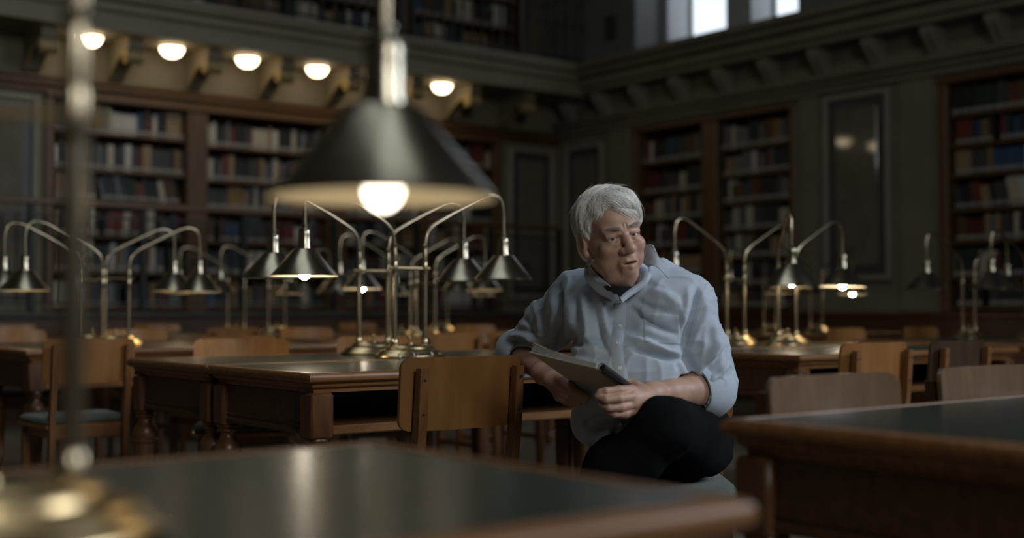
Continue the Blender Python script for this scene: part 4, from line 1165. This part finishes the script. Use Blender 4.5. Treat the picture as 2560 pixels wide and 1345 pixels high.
for ln, h, w in FOLDS: D += fold(ln, h * 1.5, w)
# fine unevenness of the cloth
nz = np.array([noise.noise(Vector((v[0] * 11, v[1] * 9, v[2] * 7))) for v in V]) * .0035
# small creases: ridged noise drawn out down the cloth, stronger on the sleeves
def ridge(v, sx, sy, sz): return 1 - 2 * abs(noise.noise(Vector((v[0] * sx, v[1] * sy, v[2] * sz))))
arm = np.clip((np.abs(V[:, 0] - .315) - .13) / .08, 0, 1)
cr = np.array([ridge(v, 16, 16, 6) ** 3 if ridge(v, 16, 16, 6) > 0 else 0 for v in V]) * .0035 + np.array([max(ridge((v[0] + v[2] * .6, v[1], v[2] - v[0] * .4), 9, 20, 24), 0) ** 3 for v in V]) * (.0022 + .0018 * arm)
V = V + N * (D + nz + np.where(facing, cr, cr * .5))[:, None]
V = relax(V, F, 1, .5)
print('shirt', len(F))
shirt = field_obj('shirt', V, F, 'shirt', person, HB)
shirt['label'] = 'pale blue button-up shirt with rolled sleeves'
SB = BVHTree.FromPolygons([Vector(p) for p in V], [list(map(int, f)) for f in F])
EYEL = np.array([0, 0, EYE])
def on_shirt(x, y, off=0.002):
    d = Lp(x, y, 1.0) - EYEL; d = d / np.linalg.norm(d)
    h = SB.ray_cast(Vector(EYEL), Vector(d))
    if h[0] is None: return None, None
    return np.array(h[0]) + np.array(h[1]) * off, np.array(h[1])
def strip(name, line, half, off, m, n=26, across=4, parent=shirt, thick=.0016):
    """band of cloth lying on the shirt along a line of pixels"""
    P = np.array(line, float); seg = np.linalg.norm(np.diff(P, axis=0), axis=1); cum = np.append(0, np.cumsum(seg)); rows = []
    for i in range(n):
        t = cum[-1] * i / (n - 1); x = np.interp(t, cum, P[:, 0]); y = np.interp(t, cum, P[:, 1])
        x2 = np.interp(min(t + 1, cum[-1]), cum, P[:, 0]); y2 = np.interp(min(t + 1, cum[-1]), cum, P[:, 1]); x1 = np.interp(max(t - 1, 0), cum, P[:, 0]); y1 = np.interp(max(t - 1, 0), cum, P[:, 1])
        tx, ty = x2 - x1, y2 - y1; l = math.hypot(tx, ty); nx, ny = -ty / l, tx / l
        row = []
        for j in range(across + 1):
            s = (j / across * 2 - 1) * half
            p, nn = on_shirt(x + nx * s, y + ny * s, off * (1 if 0 < j < across else .15))
            if p is None: break
            row.append(p)
        if len(row) == across + 1: rows.append(row)
    mb = MB(); k = across + 1
    mb.add([p for r in rows for p in r], [(i * k + j, i * k + j + 1, (i + 1) * k + j + 1, (i + 1) * k + j) for i in range(len(rows) - 1) for j in range(across)], 0, True)
    return to_obj(name, mb, m, parent, 80)
strip('button_placket', [(1549, 750), (1552, 775), (1548, 815), (1543, 860), (1546, 905), (1556, 950), (1566, 985)], 15, .0045, 'shirt')
for (x, y) in ((1553, 757), (1552, 818), (1546, 859), (1550, 921), (1563, 1044), (1553, 1060)):
    p, nn = on_shirt(x, y, .0052)
    if p is None: continue
    T = Matrix.Translation(Vector(p)) @ Vector(nn).to_track_quat('Z', 'Y').to_matrix().to_4x4()
    to_obj('shirt_button', MB().lathe([(.0052, -.001), (.0056, .0004), (.0050, .0016), (.0036, .0010), (0, .0008)], 16, T=T), 'button', shirt)
# pocket on his left breast and seams at the shoulders
rows = []
for i in range(31):
    row = []
    for j in range(31):
        x = 1606 + 92 * j / 30 + 4 * i / 30; y = 782 + 6 * j / 30 + 74 * i / 30
        p, nn = on_shirt(x, y, .0030 if 0 < i < 30 and 0 < j < 30 else .0002)
        row.append(p)
    rows.append(row)
if all(p is not None for r in rows for p in r):
    to_obj('breast_pocket', MB().add([p for r in rows for p in r], [(i * 31 + j, i * 31 + j + 1, (i + 1) * 31 + j + 1, (i + 1) * 31 + j) for i in range(30) for j in range(30)], 0, True), 'shirt', shirt, 80)
for ln in ([(1768, 702), (1752, 745), (1738, 790), (1725, 840), (1712, 880)], [(1410, 712), (1404, 745), (1408, 800), (1404, 850)]):
    pts = []
    for i in range(24):
        t = i / 23 * (len(ln) - 1); k = min(int(t), len(ln) - 2); f = t - k
        p, nn = on_shirt(ln[k][0] * (1 - f) + ln[k + 1][0] * f, ln[k][1] * (1 - f) + ln[k + 1][1] * f, .0006)
        if p is not None: pts.append(p)
    if len(pts) > 4: to_obj('shoulder_seam', MB().tube(pts, .0009, 5), 'shirt', shirt)
# collar: two leaves of cloth
def sheet(name, grid, m, parent, thick=.0025, sub=5):
    """bicubic-ish cloth leaf through a grid of (px, py, distance) points, given real thickness"""
    G = np.array([[Lp(*p) for p in r] for r in grid]); r0, c0 = G.shape[:2]
    def up(A, n):
        k = A.shape[0]; t = np.linspace(0, k - 1, (k - 1) * n + 1); out = []
        for x in t:
            i = min(int(x), k - 2); f = x - i
            p0 = A[max(i - 1, 0)]; p1 = A[i]; p2 = A[i + 1]; p3 = A[min(i + 2, k - 1)]
            out.append(.5 * ((2 * p1) + (-p0 + p2) * f + (2 * p0 - 5 * p1 + 4 * p2 - p3) * f * f + (-p0 + 3 * p1 - 3 * p2 + p3) * f ** 3))
        return np.array(out)
    G = up(G, sub); G = up(G.transpose(1, 0, 2), sub).transpose(1, 0, 2)
    a, b = G.shape[:2]
    du = np.gradient(G, axis=0); dv = np.gradient(G, axis=1); nn = np.cross(du, dv); nn /= np.linalg.norm(nn, axis=2, keepdims=True) + 1e-9
    mb = MB(); n = a * b
    vs = [tuple(p) for p in (G + nn * thick / 2).reshape(-1, 3)] + [tuple(p) for p in (G - nn * thick / 2).reshape(-1, 3)]
    fs = []
    for i in range(a - 1):
        for j in range(b - 1):
            q = (i * b + j, i * b + j + 1, (i + 1) * b + j + 1, (i + 1) * b + j); fs.append(q); fs.append(tuple(x + n for x in q[::-1]))
    for i in range(a - 1):
        for j in (0, b - 1): q = (i * b + j, (i + 1) * b + j, (i + 1) * b + j + n, i * b + j + n); fs.append(q)
    for j in range(b - 1):
        for i in (0, a - 1): q = (i * b + j, i * b + j + 1, i * b + j + 1 + n, i * b + j + n); fs.append(q)
    mb.add(vs, fs, 0, True)
    return to_obj(name, mb, m, parent, 50)
# stand of the collar, its two leaves, and the dark undershirt in the opening
aV = np.concatenate([V, skinV]); aF = np.concatenate([F, skinF + len(V)])
AB = BVHTree.FromPolygons([Vector(p) for p in aV], [list(map(int, f)) for f in aF])
KB = BVHTree.FromPolygons([Vector(p) for p in skinV], [list(map(int, f)) for f in skinF])
def clear(x, y, b, gap=.003, tree=AB):
    """distance b, or nearer if the body or shirt is in the way"""
    d = Lp(x, y, 1.0) - EYEL; h = tree.ray_cast(Vector(EYEL), Vector(d / np.linalg.norm(d)))
    return (x, y, b if h[0] is None else min(b, h[0][1] - gap))
sheet('collar_leaf', [[(1588, 634, 3.47), (1604, 616, 3.435), (1620, 611, 3.40), (1632, 613, 3.375)],
                      [(1606, 656, 3.43), (1620, 648, 3.39), (1634, 640, 3.365), (1647, 642, 3.36)],
                      [(1616, 664, 3.395), (1628, 660, 3.360), (1642, 664, 3.345), (1661, 672, 3.345)],
                      [(1622, 668, 3.375), (1634, 664, 3.350), (1652, 675, 3.338), (1671, 697, 3.342)]], 'shirt', shirt)
Oe = [(1629, 655), (1630, 670), (1628, 690), (1614, 712), (1594, 728), (1574, 742), (1556, 756)]; Ie = [(1612, 636), (1618, 660), (1619, 680), (1605, 702), (1584, 717), (1565, 730), (1550, 744)]; bb = [3.42, 3.40, 3.375, 3.355, 3.345, 3.335, 3.325]
sheet('collar_band', [[clear(*o, b) for o, b in zip(Oe, bb)], [clear((o[0] + q[0]) / 2, (o[1] + q[1]) / 2, b - .006, .006) for o, q, b in zip(Oe, Ie, bb)], [clear(*q, b) for q, b in zip(Ie, bb)]], 'shirt', shirt)
Oe = [(1478, 648), (1464, 664), (1461, 682), (1467, 702), (1483, 720), (1505, 736), (1527, 749), (1546, 759)]; Ie = [(1486, 650), (1476, 662), (1482, 674), (1494, 687), (1511, 703), (1528, 718), (1540, 732), (1549, 745)]; bb = [3.50, 3.45, 3.425, 3.405, 3.385, 3.365, 3.345, 3.33]
sheet('collar_leaf', [[clear(*o, b, .006) for o, b in zip(Oe, bb)], [clear((o[0] + q[0]) / 2, (o[1] + q[1]) / 2, b - .008, .016) for o, q, b in zip(Oe, Ie, bb)], [clear(*q, b, .008) for q, b in zip(Ie, bb)]], 'shirt', shirt)
rowsU = []
for (y, x0, x1) in ((716, 1508, 1592), (724, 1516, 1584), (733, 1526, 1572), (742, 1536, 1561), (752, 1543, 1555)):
    rowsU.append([clear(x0 + (x1 - x0) * k / 4, y, 3.40, .018) for k in range(5)])
sheet('undershirt', rowsU, 'undershirt', person, .002, 3)
# turned-up cuffs
def cuff(p, q, r0, r1, parent=shirt):
    v = Vector(q - p); T = Matrix.Translation(Vector(p)) @ v.to_track_quat('Z', 'Y').to_matrix().to_4x4(); L = v.length
    prof = [(r0 - .006, 0), (r0 + .002, -.002), (r0 + .006, .006), (r0 + .004, L * .5), (r1 + .005, L * .92), (r1 + .001, L), (r1 - .005, L - .003), (r1 - .008, L * .5)]
    mb = MB().lathe(prof, 36, T=T)
    for i, w in enumerate(mb.v):
        w = Vector(w); mb.v[i] = tuple(w + Vector((noise.noise(w * 13), noise.noise(w * 13 + Vector((5, 0, 0))), noise.noise(w * 13 + Vector((0, 7, 0))))) * .007)
    return to_obj('rolled_cuff', mb, 'shirt', parent, 60)
cuff(lerp(RE, RW, -.12), lerp(RE, RW, .32), .064, .058)
cuff(lerp(LE, LW, -.06), lerp(LE, LW, .31), .074, .066)

# ================= trousers and shoes
ax = axis_pts([(0.05, 0.74, 0.0060)]); ay = axis_pts([(2.95, 3.98, 0.0060)]); az = axis_pts([(0.03, 0.82, 0.0060)])
Tf = Field(ax, ay, az)
LH, LKn, LA = Lp(1742, 1085, 3.66), Lp(1662, 1068, 3.20), Lp(1480, 1262, 3.26)
RH, RKn = Lp(1590, 1110, 3.70), Lp(1530, 1180, 3.24)
RA = np.array([RKn[0] + .03, RKn[1] + .02, .09])
Tf.ell(Lp(1665, 1095, 3.68), (.190, .165, .110), None, 0)
Tf.ell(Lp(1700, 1135, 3.56), (.150, .150, .075), None, .04)
Tf.chain([LH, lerp(LH, LKn, .5), LKn], [.102, .094, .074], .04)
Tf.chain([LKn, lerp(LKn, LA, .4), LA], [.072, .068, .052], .03)
Tf.chain([RH, lerp(RH, RKn, .5), RKn], [.100, .092, .074], .04)
Tf.chain([RKn, lerp(RKn, RA, .4), RA], [.072, .066, .054], .03)
V, F = Tf.mesh(); V = relax(V, F, 2, .5); N = normals(V, F)
nz = np.array([noise.noise(Vector((v[0] * 14, v[1] * 8, v[2] * 14))) * .006 + noise.noise(Vector((v[0] * 30, v[1] * 12, v[2] * 24))) * .0025 for v in V])
V = V + N * nz[:, None]
tr = field_obj('trousers', V, F, 'trousers', person, HB); tr['label'] = 'black trousers, left leg crossed over the right'
def shoe(ankle, toe_dir):
    ax = axis_pts([(ankle[0] - .34, ankle[0] + .34, .007)]); ay = axis_pts([(ankle[1] - .34, ankle[1] + .34, .007)]); az = axis_pts([(ankle[2] - .25, ankle[2] + .2, .007)])
    f = Field(ax, ay, az); d = np.array(toe_dir, float); d /= np.linalg.norm(d)
    f.cone(ankle + np.array([0, 0, .02]), ankle + np.array([0, 0, -.04]), .044, .046, 0)
    f.chain([ankle - d * .05 + np.array([0, 0, -.05]), ankle + d * .08 + np.array([0, 0, -.052]), ankle + d * .17 + np.array([0, 0, -.055])], [.038, .042, .034], .02)
    V, F = f.mesh(); V[:, 2] = np.maximum(V[:, 2], ankle[2] - .088)
    return field_obj('shoe', relax(V, F, 1), F, 'shoe', person, HB)
shoe(RA, (-.25, -1, 0)); shoe(LA + np.array([-.01, -.01, -.02]), (-.8, -.6, -.25))

# ---- his chair
yaw_c = math.atan2(Wn(np.array([-.12, -1, 0]))[1], Wn(np.array([-.12, -1, 0]))[0]) - PI / 2
cp = Wn(Lp(1655, 1200, 3.60))
chair(cp[0], cp[1], yaw_c, 'plywood chair under the seated man, pale green cushion showing')

# ================================================================== NOTEBOOK AND EYEGLASSES
N2 = Lp(1498, 922, 3.12)
spv = Lp(1636, 1024, 3.33) - N2
ray1 = Lp(1322, 884, 1.0) - np.array([0, 0, EYE])       # corner on this line of sight, at the distance that makes the sheet a rectangle
N1 = np.array([0, 0, EYE]) + ray1 * (((N2 - np.array([0, 0, EYE])) @ spv) / (ray1 @ spv))
print('notebook corner', N1, np.linalg.norm(N1 - N2))
U = N1 - N2; UL = np.linalg.norm(U); U /= UL; VL = np.linalg.norm(spv); Vv = spv / VL
U = U - Vv * (U @ Vv); U /= np.linalg.norm(U); NN = np.cross(U, Vv)
if NN[1] < 0: NN = -NN                      # pages lie on the side away from the camera
nb_base = N2 + Vv * VL * .5
nb = thing('notebook', 'spiral notebook with buff back cover held open by the man', 'notebook', tuple(Wn(nb_base)))
NBW = Wn(nb_base)
def nbo(name, mbx, m, ang=40):
    mbx.v = [tuple(p) for p in Wn(np.array(mbx.v)) - NBW]
    return mbx.build(name, m, nb, ang=ang)
M['cover'] = mat('buff_card', (0.62, 0.51, 0.36), 0.7, var=(0.66, 0.55, 0.395), scale=25)
M['page'] = mat('page_paper', (0.66, 0.66, 0.64), 0.8)
M['coil'] = mat('black_coil', (0.012, 0.012, 0.013), 0.35)
def leaf(off, curl, m, name, w=UL, th=.0006, drop=0.0):
    mb = MB(); n = 12; vs = []; fs = []
    for i in range(n + 1):
        t = i / n; x = .012 + (w - .012) * t; lift = off + curl * t ** 2.2
        for v in (drop, VL):
            p = N2 + U * x + Vv * v + NN * lift; vs.append(p)
    m2 = len(vs)
    for p in list(vs): vs.append(p + NN * th)
    for i in range(n):
        a = 2 * i; fs += [(a, a + 1, a + 3, a + 2), (a + m2, a + 2 + m2, a + 3 + m2, a + 1 + m2), (a, a + 2, a + 2 + m2, a + m2), (a + 1, a + 1 + m2, a + 3 + m2, a + 3)]
    fs += [(0, m2, m2 + 1, 1), (2 * n, 2 * n + 1, 2 * n + 1 + m2, 2 * n + m2)]
    mb.add(vs, fs, 0, True)
    return nbo(name, mb, m)
leaf(0.0, .004, 'cover', 'back_cover', th=.0012)
for k in range(9): leaf(.0018 + .0011 * k, .004 + .0022 * k, 'page', 'page', w=UL - .002 * (k % 3), th=.0008, drop=.002 * (k % 2))
leaf(.0125, .018, 'cover', 'front_cover', th=.0012)
coil = MB()
for k in range(34):
    c = N2 + Vv * (.006 + (VL - .012) * k / 33) + NN * .006
    coil.tube([c + U * (.0115 * math.cos(a * PI / 6)) + NN * (.0115 * math.sin(a * PI / 6)) + Vv * .002 * a / 12 for a in range(13)], .0013, 5, cap=False)
nbo('spiral_coil', coil, 'coil')
sp = MB().tube([N2 + Vv * .002 + NN * .006 - U * .006, N2 + Vv * (VL - .002) + NN * .006 - U * .006], .0085, 12)
nbo('coil_spine', sp, 'coil')

# eyeglasses lying on the table
M['glass'] = mat('lens_glass', (0.95, 0.96, 0.97), 0.03, trans=1.0)
M['wire'] = mat('spectacle_wire', (0.55, 0.52, 0.47), 0.22, 1.0)
gw = at(1040, 905, 4.66)
eg = thing('eyeglasses', 'wire-rimmed eyeglasses lying folded on the green table top', 'eyeglasses', (gw.x, gw.y, TZ), -TH + 0.12)
for sx in (-1, 1):
    rim = [(sx * .034 + .026 * math.cos(a * PI / 10) * (1 + .08 * math.cos(2 * a * PI / 10)), .004, .0255 + .0205 * math.sin(a * PI / 10)) for a in range(21)]
    MB().tube(rim, .0013, 6, cap=False).build('rim_wire', 'wire', eg)
    mbl = MB(); mbl.add([(p[0], .0035, p[2]) for p in rim[:-1]] + [(p[0], .0055, p[2]) for p in rim[:-1]], [tuple(range(20)), tuple(range(39, 19, -1))] + [(i, (i + 1) % 20, 20 + (i + 1) % 20, 20 + i) for i in range(20)], 0, False)
    mbl.build('lens', 'glass', eg)
    MB().tube([(sx * .062, .004, .031), (sx * .066, .012, .031), (sx * .064, .075, .014), (sx * .060, .125, .004), (sx * .058, .140, .002)], .0014, 6).build('temple_arm', 'wire', eg)
MB().tube([(-.009, .004, .030), (-.004, .000, .036), (.004, .000, .036), (.009, .004, .030)], .0014, 6).build('nose_bridge', 'wire', eg)
